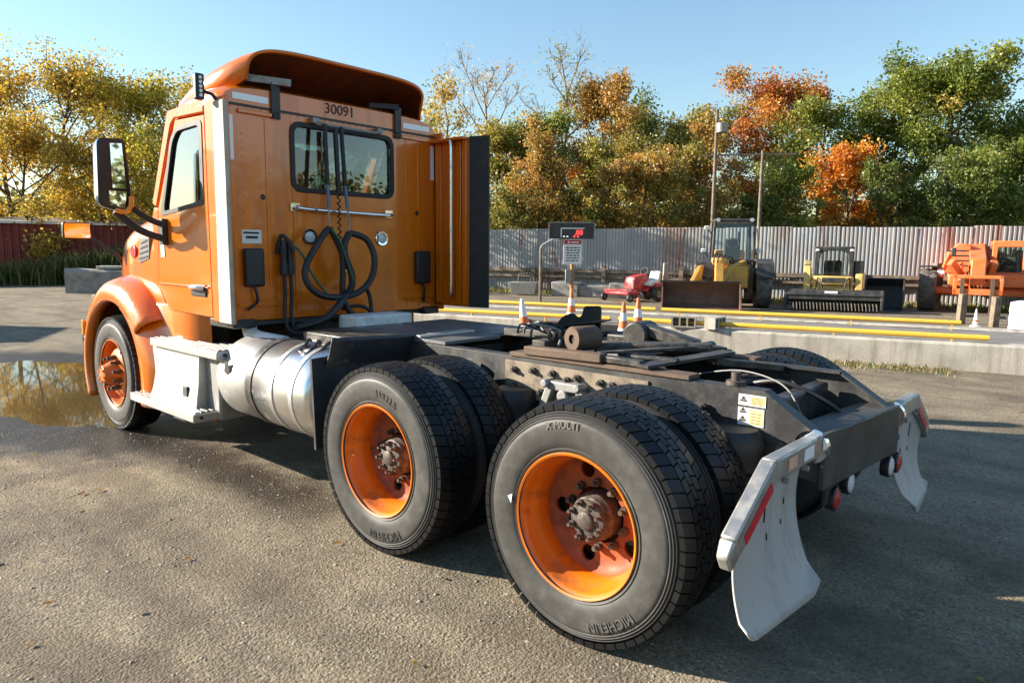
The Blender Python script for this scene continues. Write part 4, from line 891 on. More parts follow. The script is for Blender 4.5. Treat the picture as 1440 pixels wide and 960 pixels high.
# rear panel fittings
def tape(y0, y1, z0, z1, dz=0): 
    b = MB(); b.hexa([(XB+.001,y0,z0),(XB+.001,y1,z0+dz),(XB+.001,y1,z1+dz),(XB+.001,y0,z1)],[(XB+.003,y0,z0),(XB+.003,y1,z0+dz),(XB+.003,y1,z1+dz),(XB+.003,y0,z1)]); b.build('reflective_tape', REFLW, back)
tape(-.985,-.935,2.27,2.585); tape(.945,.985,2.275,2.585); tape(-.93,-.65,2.70,2.745); tape(.63,.93,2.70,2.745)
v, f = text_pts('30091', .115, .0015); b = MB(); b.add([(XB+.004+p[2], -.025+p[0], 2.745+p[1]) for p in v], f); b.build('fleet_number', INK, back)
for y0, y1 in ((-.9,-.6),(.6,.88)):
    b = MB(); b.box((XB,y0,2.605),(XB+.02,y1,2.635)); b.build('vent_louvre', ORANGE, back, bevel=.006)
for y0, y1, z0, z1 in ((-.905,-.75,1.355,1.64),(.735,.905,1.335,1.63)):
    bx_ = MB().box((XB,y0,z0),(XB+.055,y1,z1)).build('vent_box', BLACKP, back, bevel=.02, seg=3); ym = (y0+y1)/2
    MB().tube(spline([(XB+.03,ym,z0),(XB+.04,ym+.01,z0-.06),(XB+.03,ym+.01,z0-.12),(XB+.02,ym-.06 if y0 < 0 else ym+.02,z0-.17)],4), .012, 6).build('drain_hose', HOSE, bx_)
pb = MB(); pb.box((XB+.001,-.9,1.675),(XB+.004,-.745,1.775),0); 
for k, (a, b_) in enumerate(((-.89,-.765),(-.87,-.775))): pb.box((XB+.004,a,1.745-k*.035),(XB+.0045,b_,1.76-k*.03),1)
pb.build('data_plate', [PAPER, INK], back)
for y in (-.335,.375):
    o = MB().lathe([(.062,.0),(.066,.008),(.06,.018),(.045,.016),(.044,.006)], (XB,y,1.735), (1,0,0), 28).build('work_lamp', CHROME, back); MB().lathe([(.044,.006),(.03,.012),(.001,.015)], (XB,y,1.735), (1,0,0), 20).build('lens', WHITELENS, o)
gb = MB(); gb.tube(spline([(XB,-.46,1.96),(XB+.05,-.455,1.96),(XB+.07,-.40,1.945),(XB+.07,0,1.935),(XB+.07,.40,1.93),(XB+.05,.445,1.94),(XB,.45,1.945)],5), .014, 10)
for y, z in ((-.46,1.96),(.45,1.945)): gb.box((XB,y-.04,z-.03),(XB+.015,y+.04,z+.03))
gb.build('grab_bar', CHROME, back, bevel=.004)
hb = MB(); hb.tube([(XB+.05,-.28,2.625),(XB+.09,-.2,2.6),(XB+.09,.26,2.6),(XB+.05,.33,2.62)], .012, 8); hb.box((XB,-.31,2.61),(XB+.06,-.26,2.65)); hb.box((XB,.31,2.61),(XB+.06,.36,2.65)); hb.build('hose_bar', STEEL, back)
b = MB(); random.seed(4)
for z in [1.2+.055*i for i in range(24)]: b.lathe([(.0001,.004),(.007,.0025),(.008,0)], (XB,-.87,z), (1,0,0), 6)
for z in [1.2+.055*i for i in range(24)]: b.lathe([(.0001,.004),(.006,.0025),(.007,0)], (XB,.87,z), (1,0,0), 6)
for y in [-.95+.06*i for i in range(33)]: b.lathe([(.0001,.004),(.006,.0025),(.007,0)], (XB,y,2.648), (1,0,0), 6)
for y, z in ((-.66,2.2),(-.76,2.0),(-.5,1.82)): b.lathe([(.0001,.004),(.007,.0025),(.008,0)], (XB,y,z), (1,0,0), 6)
for y in [-.9+.12*i for i in range(16)]: b.lathe([(.0001,.004),(.007,.0025),(.008,0)], (XB,y,1.17), (1,0,0), 6)
b.build('rivets', ORANGE, back)
for y, z in ((-.72,2.02),(.78,1.97)): MB().lathe([(.0001,.008),(.018,.006),(.022,0)], (XB,y,z), (1,0,0), 12).build('plug', BLACKP, back)
for y in (-.68,-.46,.66,.8): MB().box((XB,y-.012,1.13),(XB+.006,y+.012,2.60)).build('panel_rib', ORANGE, back, bevel=.003)
MB().box((XB,-.04,1.455),(XB+.004,.03,1.472)).build('badge', CHROME, back)
for y0, y1 in ((-.95,-.62),(.62,.97)): MB().box((XB,y0,1.20),(XB+.012,y1,1.235)).build('lower_bracket', ORANGE, back, bevel=.004)
# extenders
MB().hexa([(-3.40,-1.045,1.09),(-3.40,-1.02,1.09),(-3.17,-1.03,1.09),(-3.17,-1.062,1.09)],[(-3.36,-1.045,2.67),(-3.36,-1.02,2.67),(-3.17,-1.03,2.66),(-3.17,-1.062,2.66)]).build('side_extender', BEIGE, TK, bevel=.01)
ex = MB(); ex.box((XB-.02,1.0,1.13),(-2.84,1.05,2.625)); ex.box((XB-.02,.92,2.60),(-2.84,1.0,2.625)); ex.box((XB+.02,.985,1.15),(XB+.10,1.0,2.6)); ex.box((-3.0,.985,1.15),(-2.93,1.0,2.6)); ex.box((-2.9,.97,1.15),(-2.85,1.0,2.6))
eo = ex.build('side_extender', ORANGE, TK, bevel=.006)
MB().hexa([(-2.84,1.0,1.13),(-2.66,1.06,1.13),(-2.66,1.075,1.13),(-2.84,1.055,1.13)],[(-2.84,1.0,2.63),(-2.66,1.06,2.63),(-2.66,1.075,2.63),(-2.84,1.055,2.63)]).build('rubber_edge', RUBBER, eo)
MB().tube(spline([(-3.05,.98,2.585),(-3.02,.94,2.58),(-3.0,.93,2.54),(-3.0,.93,1.9),(-3.0,.93,1.30),(-3.02,.94,1.24),(-3.05,.98,1.23)],5), .016, 10).build('grab_pole', ALU, eo)
# hoses with hanging springs
for y, yb, zb in ((-.235,-.275,1.80),(-.085,-.085,1.77)):
    b = MB(); b.cyl((XB+.10,y,2.60),(XB+.14,(y*2+yb)/3,2.14),.017,n=8,m=0); b.cyl((XB+.14,(y*2+yb)/3,2.14),(XB+.17,(y+yb*2)/3-.002,1.96),.014,n=8,m=1); b.cyl((XB+.17,(y+yb*2)/3-.002,1.96),(XB+.19,yb,zb),.007,n=6,m=2); b.build('hose_spring', [RUBBER, HOSEB, STEEL], TK)
b = MB(); b.cyl((XB+.10,-.14,2.58),(XB+.12,-.135,2.08),.02,n=8); b.tube([(XB+.12+.012*math.cos(i*.9),-.135+.012*math.sin(i*.9),2.08-.007*i) for i in range(60)], .006, 5); b.build('coiled_cable', HOSE, TK)
def hose(pts, r, m, name='air_hose'): return MB().tube(spline(pts, 6), r, 9).build(name, m, TK)
xh = XB+.19
hose([(xh,-.275,1.80),(xh,-.33,1.75),(xh+.02,-.44,1.62),(xh+.03,-.52,1.48),(xh+.05,-.50,1.36),(xh+.05,-.38,1.28),(xh+.06,-.20,1.265),(xh+.1,-.06,1.31),(xh+.1,.05,1.42),(xh+.06,.105,1.58),(xh+.03,.05,1.72),(xh,-.085,1.77)], .026, HOSE)
hose([(xh,-.275,1.80),(xh,-.22,1.72),(xh,-.165,1.6),(xh,-.16,1.45),(xh,-.165,1.3),(xh,-.12,1.16),(xh+.05,-.02,1.05)], .024, HOSE)
hose([(xh,-.085,1.77),(xh,-.14,1.68),(xh,-.13,1.56),(xh,-.08,1.45),(xh+.02,-.10,1.33),(xh+.1,-.28,1.20),(xh+.1,-.42,1.10),(xh+.05,-.62,1.05)], .028, HOSE)
hose([(xh+.03,-.28,1.79),(xh+.03,-.20,1.70),(xh+.03,-.14,1.55),(xh+.035,-.08,1.38)], .009, HOSEG)
hose([(XB+.06,-.60,1.70),(XB+.12,-.5,1.62),(xh,-.42,1.42),(xh+.05,-.30,1.26),(xh+.1,-.18,1.22)], .010, HOSEG)
hose([(xh,0,1.3),(xh,.06,1.32),(xh,.10,1.25),(xh+.02,.10,1.12),(xh+.02,.08,1.04)], .018, HOSE)
hose([(xh-.04,-.15,1.16),(xh,.0,1.18),(xh+.04,.12,1.10),(xh+.06,.16,1.0)], .015, HOSE); hose([(xh-.04,-.3,1.1),(xh+.1,-.1,1.09),(xh+.2,.02,1.04)], .02, HOSE)
for y in (-.60,-.545):
    b = MB(); b.lathe([(0,0),(.032,.0),(.034,.06),(.026,.08),(.026,.17),(.030,.18),(.02,.26),(0,.26)], (XB+.06,y,1.44), (0,0,1), 14); b.box((XB,y-.025,1.6),(XB+.05,y+.025,1.69)); b.build('air_coupling', BLACKP, TK, bevel=.004)
    hose([(XB+.06,y,1.45),(XB+.065,y,1.3),(XB+.07,y-.01,1.12),(XB+.12,y+.02,1.0),(XB+.3,y+.15,.99)], .014, HOSE)
MB().tube(spline([(XB+.01,-.63,1.60),(XB+.05,-.615,1.73),(XB+.08,-.58,1.71),(XB+.1,-.54,1.62)],5), .016, 8).build('air_hose', HOSE, TK)

# ---- hood and fenders
def hood_sec(x, hw, zt, zb, crown=.10):
    pts = []
    for i in range(29):
        a = math.pi*i/28; c = math.cos(a); s_ = math.sin(a)
        pts.append((x, -hw*math.copysign(abs(c)**.30, c), zb+(zt-zb)*abs(s_)**.42))
    return pts
hd = MB(); hd.grid([hood_sec(*q) for q in ((-4.53,1.025,1.99,1.16),(-4.8,1.02,1.975,1.16),(-5.1,1.0,1.945,1.16),(-5.4,.955,1.90,1.16),(-5.65,.90,1.85,1.16),(-5.9,.82,1.78,1.14),(-6.15,.74,1.66,1.10),(-6.30,.68,1.50,1.05),(-6.36,.62,1.30,1.0),(-6.36,.5,1.1,.98))])
hd.build('hood', ORANGE, TK, ang=60)
def hside(x, z): return -(.94-.10*max(0,(-5.1-x)/.4)) if x < -5.1 else -.965
b = MB(); b.prism(rpoly([(-4.93,1.50),(-4.68,1.54),(-4.66,1.73),(-4.84,1.72)], .03), lambda u,v,d: (u, -1.003-d, v), -.05, .02); vo_ = b.build('hood_vent', simple('grey_vent_plastic', (.12,.125,.13), .5), TK, bevel=.005)
for k in range(4): MB().bar((-4.90+.02*k,-1.025,1.54+.045*k),(-4.70,-1.025,1.565+.045*k),.006,.012).build('vent_slat', BLACKP, vo_)
MB().prism([(-5.08+.085*math.cos(a), 1.60+.055*math.sin(a)) for a in [i*.2618 for i in range(24)]], lambda u,v,d: (u, -.985-(u+5.08)*.10-d, v), -.05, .022).build('oval_emblem', [simple('emblem_red', (.45,.03,.04), .3)], TK, bevel=.004)
MB().box((-4.40,-1.036,1.56),(-4.33,-1.0325,1.66)).build('door_sticker', PAPER, TK)
WX, WZ = -5.19, .51
def fender(sy):
    b = MB(); rows = []
    for i in range(41):
        th = R(205-(205-38)*i/40); u = i/40; up = max(0, math.sin(th)); k = .30+.70*up**.8 if math.cos(th) < 0 else 1
        sec = [(.63,-1.13),(.645,-1.185),(.665,-1.21),(.70,-1.212),(.70+.07*k,-1.195),(.70+.125*k,-1.155),(.70+.16*k,-1.08),(.70+.18*k,-.98),(.70+.18*k,-.84),(.70+.15*k,-.70)]
        rows.append([(WX+r_*math.cos(th)+(.10*max(0,math.cos(th))), y if sy < 0 else -y, WZ+r_*math.sin(th)) for r_, y in sec])
    b.grid(rows); o = b.build('fender', ORANGE, TK, ang=55); m = o.modifiers.new('thickness','SOLIDIFY'); m.thickness = .012; m.offset = -1
    b = MB(); rows = []
    for i in range(25):
        th = R(66-(66+17)*i/24); c, s_ = math.cos(th), math.sin(th); z = lambda r_: WZ+r_*s_
        e = -3.62
        pr = [(WX+.63*c,-1.13,z(.63)),(WX+.645*c,-1.185,z(.645)),(WX+.665*c,-1.205,z(.665)),(WX+.72*c,-1.20,z(.70)),(WX+.79*c+.02,-1.165,z(.72)),(WX+.84*c+.06,-1.10,z(.73)),(WX+.85*c+.16,-1.04,z(.735)),(max(WX+.86*c+.3, -4.2),-1.02,z(.735)),(e,-1.01,min(z(.735),1.13))]
        rows.append([(x, y if sy < 0 else -y, zz) for x, y, zz in pr])
    b.grid(rows); o = b.build('fender_skirt', ORANGE, TK, ang=55); m = o.modifiers.new('thickness','SOLIDIFY'); m.thickness = .012; m.offset = -1
    lb = MB(); lb.lathe([(.61,.0),(.61,.6)], (WX,-.62 if sy < 0 else 1.2,WZ), (0,-1,0), 40); 
    lv = MB(); lv.grid([[(WX+.70*math.cos(R(a)), yy*(1 if sy < 0 else -1), WZ+.70*math.sin(R(a))) for yy in (-1.0,-.55)] for a in range(-15,200,8)]); lv.build('wheel_liner', BLACKP, TK)
    MB().box((WX-.685,-1.222 if sy < 0 else 1.222,.80),(WX-.64,(-1.19) if sy < 0 else 1.19,.95)).build('side_marker', AMBER, TK, bevel=.01)
fender(-1); fender(1)
bp_ = MB(); pr = [(-6.45,-.95),(-6.4,-1.03),(-6.28,-1.10),(-6.1,-1.13),(-5.93,-1.14)]
for sgn in (1,): 
    loop = [(x, y) for x, y in pr]+[(x, -y) for x, y in pr[::-1]]
    bp_.grid([[(x, y, z) for x, y in loop] for z in (.32,.36,.70,.76)])
bo = bp_.build('bumper', CHROME, TK, ang=40); m = bo.modifiers.new('thickness','SOLIDIFY'); m.thickness = .03
MB().box((-6.40,-.62,.5),(-6.30,.62,1.25)).build('grille', DARKM, TK, bevel=.03)
# big mirrors
for sy in (-1, 1):
    S = lambda y: y if sy < 0 else -y
    b = MB(); 
    def msec(x, k, sh=0): return [(x, S(-1.395+(u+1.395)*k), 2.18+(v-2.18)*k) for u, v in rpoly([(-1.515,1.95),(-1.30,1.90),(-1.275,1.98),(-1.30,2.47),(-1.50,2.455)], .05, 4)]
    secs = [msec(-4.46,.55), msec(-4.45,.75), msec(-4.41,.92), msec(-4.34,1.0), msec(-4.30,1.0)]
    n = len(secs[0]); b.grid(secs, cu=True); b.f += [tuple(range(n))]; b.m += [0]; mo = b.build('mirror', CHROME, TK, ang=45)
    MB().add(msec(-4.30,1.0)+msec(-4.295,.97), [tuple(range(n, 2*n))]+[(i,(i+1)%n,n+(i+1)%n,n+i) for i in range(n)]).build('mirror_rim', BLACKP, mo)
    g_ = MB(); g_.add([(-4.292+(y+1.315)*.16+.012,S(y),z) for y, z in ((-1.475,2.09),(-1.315,2.09),(-1.33,2.43),(-1.475,2.42))], [(0,1,2,3)]); g_.build('mirror_glass', MIRROR, mo)
    g_ = MB(); g_.add([(-4.288+(y+1.315)*.16+.012,S(y),z) for y, z in ((-1.47,1.965),(-1.335,1.94),(-1.315,2.065),(-1.47,2.07))], [(0,1,2,3)]); g_.build('lower_mirror_glass', MIRROR, mo)
    b = MB(); b.tube(spline([(-4.335,S(-1.33),2.02),(-4.33,S(-1.24),1.93),(-4.31,S(-1.14),1.86),(-4.29,S(-1.04),1.82)],4), .026, 8); b.tube(spline([(-4.36,S(-1.38),1.92),(-4.34,S(-1.25),1.80),(-4.31,S(-1.14),1.74),(-4.29,S(-1.04),1.71)],4), .03, 8); b.box((-4.33,S(-1.03),1.66),(-4.25,S(-1.075),1.87)); b.build('mirror_arm', BLACKP, mo, bevel=.006)
    MB().tube(spline([(-4.30,S(-1.40),1.925),(-4.29,S(-1.33),1.915),(-4.28,S(-1.29),1.96),(-4.285,S(-1.285),2.03)],4), .02, 8).build('turn_signal', AMBER, mo)
    hm = MB().box((-5.97,S(-1.31),1.715),(-5.90,S(-1.075),1.87)).build('hood_mirror', BLACKP, TK, bevel=.02)
    MB().box((-5.90,S(-1.30),1.725),(-5.896,S(-1.085),1.86)).build('mirror_glass', MIRROR, hm)
    MB().tube([(-5.94,S(-1.08),1.74),(-5.9,S(-.95),1.63),(-5.86,S(-.86),1.55),(-5.84,S(-.80),1.40)], .016, 8).build('mirror_arm', BLACKP, hm)
# ---- step box, tank, air cleaner pipe
sb = MB(); sb.prism([(-1.135,.86),(-1.145,.62),(-1.175,.42),(-.7,.42),(-.7,.86)], lambda u,v,d: (-4.42+d,u,v), 0, .86); so_ = sb.build('step_box', ALU_DULL, TK, bevel=.012)
MB().box((-4.40,-1.085,.36),(-3.36,-.72,.84)).build('battery_box', STEEL, TK, bevel=.02)
for z, x0, x1, y0 in ((.875,-4.38,-3.20,-1.17),(.40,-4.60,-3.40,-1.27)):
    s_ = MB().box((x0,y0,z-.035),(x1,y0+.30,z+.03)).build('step', ALU_DULL, TK, bevel=.008); g_ = MB(); MB().box((x0+.015,y0+.02,z+.0305),(x1-.015,y0+.285,z+.033)).build('tread_base', BLACKP, s_)
    for k in range(6): g_.box((x0+.03,y0+.03+k*.042,z+.030),(x1-.03,y0+.05+k*.042,z+.038))
    g_.build('tread_strip', ALU_DULL, s_)
    e_ = MB()
    for y in (y0+.06,y0+.2): e_.cyl((x1,y,z),(x1+.008,y,z),.014,n=8)
    e_.build('bolts', DARKM, s_)
MB().box((-3.80,-1.170,.50),(-3.72,-1.150,.58)).build('latch', DARKM, so_, bevel=.006)
MB().box((-4.3,-1.05,.22),(-4.05,-.8,.36)).build('step_bracket', STEEL, TK, bevel=.01)
def ft(x0, x1, r, zc=.70, yc=-.85, dome=.05): return [(0.001,x0),(r*.6,x0+.004),(r*.9,x0+.02),(r,x0+dome),(r,x1-dome),(r*.9,x1-.02),(r*.6,x1-.004),(.001,x1)]
b = MB(); b.lathe(ft(-2.82,-2.07,.305), (0,-.85,.70), (1,0,0), 64); 
tk_ = b.build('fuel_tank', ALU, TK, ang=50)
b = MB(); b.lathe(ft(-3.34,-2.84,.30,dome=.10), (0,-.85,.70), (1,0,0), 64); b.build('tank_shroud', ALU_DULL, TK, ang=50)
for x, w_, m in ((-2.83,.085,GREASE),(-2.52,.05,ALU_DULL),(-2.28,.05,ALU_DULL)):
    MB().lathe([(.30,0),(.312,.004),(.312,w_-.004),(.30,w_)], (x,-.85,.70), (1,0,0), 64).build('tank_strap', m, tk_)
b = MB(); b.lathe([(0,.0),(.04,.0),(.042,.015),(0,.02)], (-2.35,-.98,.985), (0,-.35,1), 14); b.build('filler_cap', CHROME, tk_)
b = MB(); b.prism([(-.04,-.03),(.0,-.05),(.045,-.02),(.03,.03),(.01,.05),(-.03,.03)], lambda u,v,d: (-3.10+u, -1.147-d+abs(v)*.05, .80+v), 0, .004); b.build('gouge', DARKM, TK)
for k in range(5): MB().tube(spline([(-2.6+.12*k,-.78,1.0),(-2.5+.12*k,-.86,1.03),(-2.42+.1*k,-.95,.985)],3), .012, 6).build('tank_hose', HOSE, TK)
MB().tube(spline([(-3.42,-.80,1.05),(-3.3,-.85,1.00),(-3.15,-.86,.98),(-2.9,-.80,.96)],5), .055, 14).build('exhaust_elbow', WHITEP, TK)
MB().box((-2.75,-.75,.98),(-2.05,-.40,1.06)).build('walkway', GREASE, TK, bevel=.01)
# guards ahead of the drive wheels
GUARD = simple('scuffed_black_guard', (.03,.033,.038), .45, dirt=(.11,.115,.12), dscale=16, dlo=.55, dhi=.75)
MB().hexa([(-1.99,-1.16,.43),(-1.97,-.46,.43),(-1.95,-.46,.43),(-1.97,-1.16,.43)],[(-2.03,-1.15,.98),(-2.01,-.46,1.02),(-1.99,-.46,1.02),(-2.01,-1.15,.98)]).build('splash_guard', RUBBER, TK)
b = MB(); b.grid([[(-2.05+.12*math.sin(v*1.4),-1.06+.75*u,.86+.25*v-.03*u) for v in (0,.3,.6,.9,1)] for u in (0,.25,.5,.75,1)]); o = b.build('splash_guard', GUARD, TK, ang=60); m = o.modifiers.new('t','SOLIDIFY'); m.thickness = .012
for sy in (1,):
    b = MB(); b.grid([[(-1.32+.60*math.cos(R(a)), yy, .52+.60*math.sin(R(a))) for yy in (.62,1.18)] for a in range(100,186,6)]); o = b.build('quarter_fender', RUBBER, TK); m = o.modifiers.new('t','SOLIDIFY'); m.thickness = .012
    b = MB(); b.prism(rpoly([(-1.95,.92),(-1.97,1.02),(-1.90,1.10),(-1.80,1.14),(-1.74,1.10),(-1.70,1.12),(-1.68,1.20),(-1.52,1.21),(-1.52,.95)],.03), XZ(1.16), 0, .02); b.build('quarter_fender', RUBBER, TK)
# deck plates behind the cab
MB().box((-2.78,-.42,1.032),(-1.62,.10,1.056)).build('deck_plate', DECKM, TK, bevel=.004); MB().box((-2.72,.12,1.034),(-1.70,.62,1.060)).build('deck_plate', DECKM, TK, bevel=.004)
MB().box((-1.95,-.42,1.057),(-1.86,.09,1.075)).build('deck_edge', ALU_DULL, TK, bevel=.004)
MB().box((-3.0,-.28,.98),(-2.75,.26,1.13)).build('equipment_box', WHITEP, TK, bevel=.012)
# ---- fifth wheel slide and rams
for sy in (-1, 1):
    MB().box((-1.05,.44*sy,1.031),(.10,.33*sy,1.055)).build('slide_rail', RUSTST, TK, bevel=.004)
    MB().bar((-.93,.42*sy,1.075),(-.40,.42*sy,1.082),.07,.05).build('slide_tube', RUSTST if sy < 0 else GREASE, TK, bevel=.008)
    MB().bar((-.40,.41*sy,1.08),(-.18,.40*sy,1.075),.05,.035).build('slide_rod', GREASE, TK, bevel=.006)
MB().lathe([(.026,0),(.065,.0),(.07,.008),(.07,.16),(.065,.168),(.026,.168)], (-.66,-.36,1.155), (.25,.97,0), 28).build('roller', RUSTST, TK)
MB().lathe([(.0,.0),(.027,.0)], (-.657,-.345,1.155), (.25,.97,0), 16).build('roller_bore', GREASE, TK)
b = MB(); b.bar((-.55,-.30,1.08),(-.05,-.26,1.09),.03,.03); b.bar((-.62,-.2,1.10),(-.15,.02,1.12),.06,.05); b.bar((-.5,.05,1.09),(-.1,.22,1.10),.08,.06); b.box((-.75,-.30,1.03),(-.30,.30,1.075)); b.cyl((-.62,.22,1.13),(-.62,.40,1.13),.085,n=18); b.bar((-.60,.30,1.17),(-.25,.33,1.09),.10,.07); b.bar((-.35,.26,1.08),(-.05,.36,1.06),.06,.05); b.cyl((-.2,.2,1.09),(-.2,.42,1.09),.03,n=10)
b.build('slide_lock', GREASE, TK, bevel=.012)
MB().bar((-.45,-.40,1.105),(-.12,.05,1.125),.05,.012).build('release_arm', GREASE, TK); MB().bar((-.16,-.44,1.07),(.02,.16,1.10),.09,.016).build('ramp_bar', FRAMEM, TK); MB().bar((-.30,-.02,1.10),(-.08,.30,1.10),.09,.016).build('ramp_bar', FRAMEM, TK)
MB().bar((-.02,.05,1.06),(.22,.36,1.02),.1,.03).build('ramp_bar', GREASE, TK)
b = MB(); b.box((-1.08,-.20,1.03),(-.98,.10,1.10)); b.bar((-1.5,.02,1.10),(-1.0,-.05,1.12),.03,.05); b.build('slide_stop', GREASE, TK, bevel=.005)
random.seed(9)
for k in range(5):
    p = Vector((-1.25+random.uniform(-.05,.05),-.05+random.uniform(-.1,.1),1.12)); MB().tube(spline([p,p+Vector((.12,random.uniform(-.12,.12),.07)),p+Vector((.22,random.uniform(-.12,.12),.02)),p+Vector((.36,random.uniform(-.1,.1),-.04))],5), .008, 6).build('cable', HOSE if k else STEEL, TK)
MB().tube([(-1.02+.30*t+.0,-.12+.16*t+.026*math.cos(t*60),1.12+.026*math.sin(t*60)) for t in [i/90 for i in range(91)]], .007, 5).build('coiled_cable', HOSE, TK)
# ================================================================ parked machines and small things
RC = R(41.8)                                   # local -y looks towards the viewer's side of the yard
def disc_tyre(b, c, ax, r, w_, m=0, lugs=18):
    c = Vector(c); ax = Vector(ax).normalized(); b.lathe([(r*.5,-w_/2+.02),(r*.6,-w_/2),(r*.88,-w_/2),(r*.97,-w_*.38),(r*.97,w_*.38),(r*.88,w_/2),(r*.6,w_/2),(r*.5,w_/2-.02)], c, ax, 36, m)
    ref = Vector((0,0,1)); a_ = ax.cross(ref).normalized()
    for k in range(lugs):
        for sg in (-1,1):
            q = 2*math.pi*(k+(.5 if sg > 0 else 0))/lugs; q2 = q+.16
            def pt(t, h, rr): return c+ax*h+(a_*math.cos(t)+ref*math.sin(t))*rr
            b.hexa([pt(q,0,r*.95),pt(q+.09,0,r*.95),pt(q2+.09,sg*w_*.48,r*.95),pt(q2,sg*w_*.48,r*.95)],[pt(q,0,r),pt(q+.09,0,r),pt(q2+.09,sg*w_*.48,r),pt(q2,sg*w_*.48,r)], m)
def bigwheel(parent, c, r, w_, m, rimm, sgn, ax=(1,0,0)):
    b = MB(); disc_tyre(b, c, ax, r, w_); o = b.build('wheel', m, parent, ang=30)
    MB().lathe([(r*.55,w_*.30*sgn),(r*.5,w_*.38*sgn),(r*.42,w_*.2*sgn),(r*.15,w_*.2*sgn),(r*.12,w_*.34*sgn),(.001,w_*.34*sgn)], c, ax, 28).build('rim', rimm, o)
    return o
# ---- wheel loader
wl_ = thing('wheel_loader', 'yellow wheel loader with rusty bucket lowered towards the viewer', 'loader', (-7.45,14.75,0), R(30))
b = MB(); pr = [(0,.04),(.55,.03),(.78,.14),(.86,.38),(.80,.62),(.62,.80),(.60,.80),(.76,.60),(.81,.38),(.74,.18),(.54,.075),(0,.065)]
b.prism(pr, lambda u,v,d: (d,u,v), -1.08, 1.08); bo_ = b.build('bucket', BUCKR, wl_, bevel=.006)
for x in (-1.1,1.06): MB().prism([(0,.03),(.55,.02),(.80,.14),(.88,.38),(.82,.63),(.60,.82),(.30,.55)], lambda u,v,d: (x+d,u,v), 0, .035).build('side_plate', BUCKR, bo_)
MB().box((-1.1,-.1,.03),(1.1,.06,.055)).build('cutting_edge', STEEL, bo_); MB().box((-1.1,.585,.795),(1.1,.66,.84)).build('top_lip', RUSTST, bo_)
ox = 1.05
for x in (-.42,.42): MB().prism([(.85,.30),(.95,.62),(1.5,1.25),(2.5,1.45),(2.5,1.22),(1.75,1.05),(1.1,.42)], lambda u,v,d: (x+ox*(u-.8)/1.6*.9+d,u,v), -.07, .07).build('lift_arm', CATY, wl_, bevel=.02)
b = MB(); b.prism([(1.05,.75),(1.25,1.45),(1.45,1.50),(1.55,1.2),(1.3,.7)], lambda u,v,d: (.55+d,u,v), -.12, .12); b.bar((.55,1.4,1.42),(.95,2.3,1.25),.1,.1); b.build('tilt_lever', CATY, wl_, bevel=.02)
for x in (.1,.75): MB().cyl((x,1.0,.75),(x+.35,2.0,1.0),.05,n=10).build('lift_cylinder', CHROME, wl_)
MB().box((ox-.38,1.7,.6),(ox+.38,2.8,1.25)).build('front_frame', CATY, wl_, bevel=.04); MB().box((ox-.55,2.8,.55),(ox+.55,5.0,1.35)).build('rear_frame', CATY, wl_, bevel=.05)
MB().box((ox-.48,3.7,1.35),(ox+.48,5.1,1.75)).build('engine_hood', CATY, wl_, bevel=.08)
MB().box((.35,1.62,1.15),(.85,2.1,1.5)).build('boom_bracket', CATY, wl_, bevel=.05)
cx0, cx1, cy0, cy1 = ox-.62, ox+.62, 2.45, 3.7
cb = MB()
for x in (cx0,cx1):
    cb.bar((x,cy0,1.4),(x*.93+ox*.07,cy0+.12,2.62),.07,.07); cb.bar((x,cy1,1.3),(x*.93+ox*.07,cy1-.05,2.62),.08,.08); cb.bar((x,cy0,1.4),(x,cy1,1.4),.07,.1)
cb.bar((cx0,cy0,1.4),(cx1,cy0,1.4),.07,.1); co_ = cb.build('cab_frame', DARKM, wl_, bevel=.01)
MB().box((cx0+.0,cy0+.05,2.60),(cx1,cy1,2.70)).build('cab_roof', DARKM, co_, bevel=.04)
g_ = MB(); g_.add([(cx0+.05,cy0-.01,1.45),(cx1-.05,cy0-.01,1.45),(cx1-.09,cy0+.11,2.58),(cx0+.09,cy0+.11,2.58)], [(0,1,2,3)]); g_.build('windscreen', GLASS, co_)
for x in (cx0,cx1): MB().add([(x,cy0+.05,1.45),(x,cy1-.05,1.45),(x*.94+ox*.06,cy1-.1,2.58),(x*.94+ox*.06,cy0+.13,2.58)], [(0,1,2,3)]).build('side_window', GLASS, co_)
MB().box((ox-.25,3.1,1.4),(ox+.25,3.25,2.1)).build('driver_seat', INTER, wl_, bevel=.05); MB().tube([(ox+.18*math.cos(a),2.85+.05*math.sin(a),1.95+.15*math.sin(a)) for a in [i*.2618 for i in range(25)]], .015, 5).build('steering_wheel', INTER, wl_)
for x in (-.85,.85):
    bigwheel(wl_, (ox+x,2.2,.66), .66, .44, TYREOFF, CATY, 1 if x > 0 else -1); bigwheel(wl_, (ox+x,4.35,.66), .66, .44, TYREOFF, CATY, 1 if x > 0 else -1)
    MB().prism([(1.55,.9),(1.7,1.3),(2.0,1.42),(2.5,1.40),(2.85,1.2),(2.85,1.25),(2.5,1.46),(1.98,1.48),(1.64,1.35),(1.5,.92)], lambda u,v,d: (ox+x+d,u,v), -.24, .24).build('fender', DARKM, wl_)
for x, z in ((cx0-.28,1.72),(cx1+.10,1.72),(cx0-.2,2.42)):
    m_ = MB().box((x-.08,2.5,z-.06),(x+.08,2.56,z+.06)).build('lamp', WHITEP, wl_, bevel=.02); MB().tube([(x,2.56,z),(x+(.15 if x < ox else -.1),2.6,z-.2)],.02,6).build('lamp_arm', DARKM, m_)
for k in range(4):
    MB().tube(spline([(.35+.12*k,1.15,1.35),(.42+.12*k,1.3,1.62-.03*k),(.6+.12*k,1.9,1.5),(.75+.1*k,2.4,1.3)],4),.022,6).build('hydraulic_hose', RUBBER, wl_)
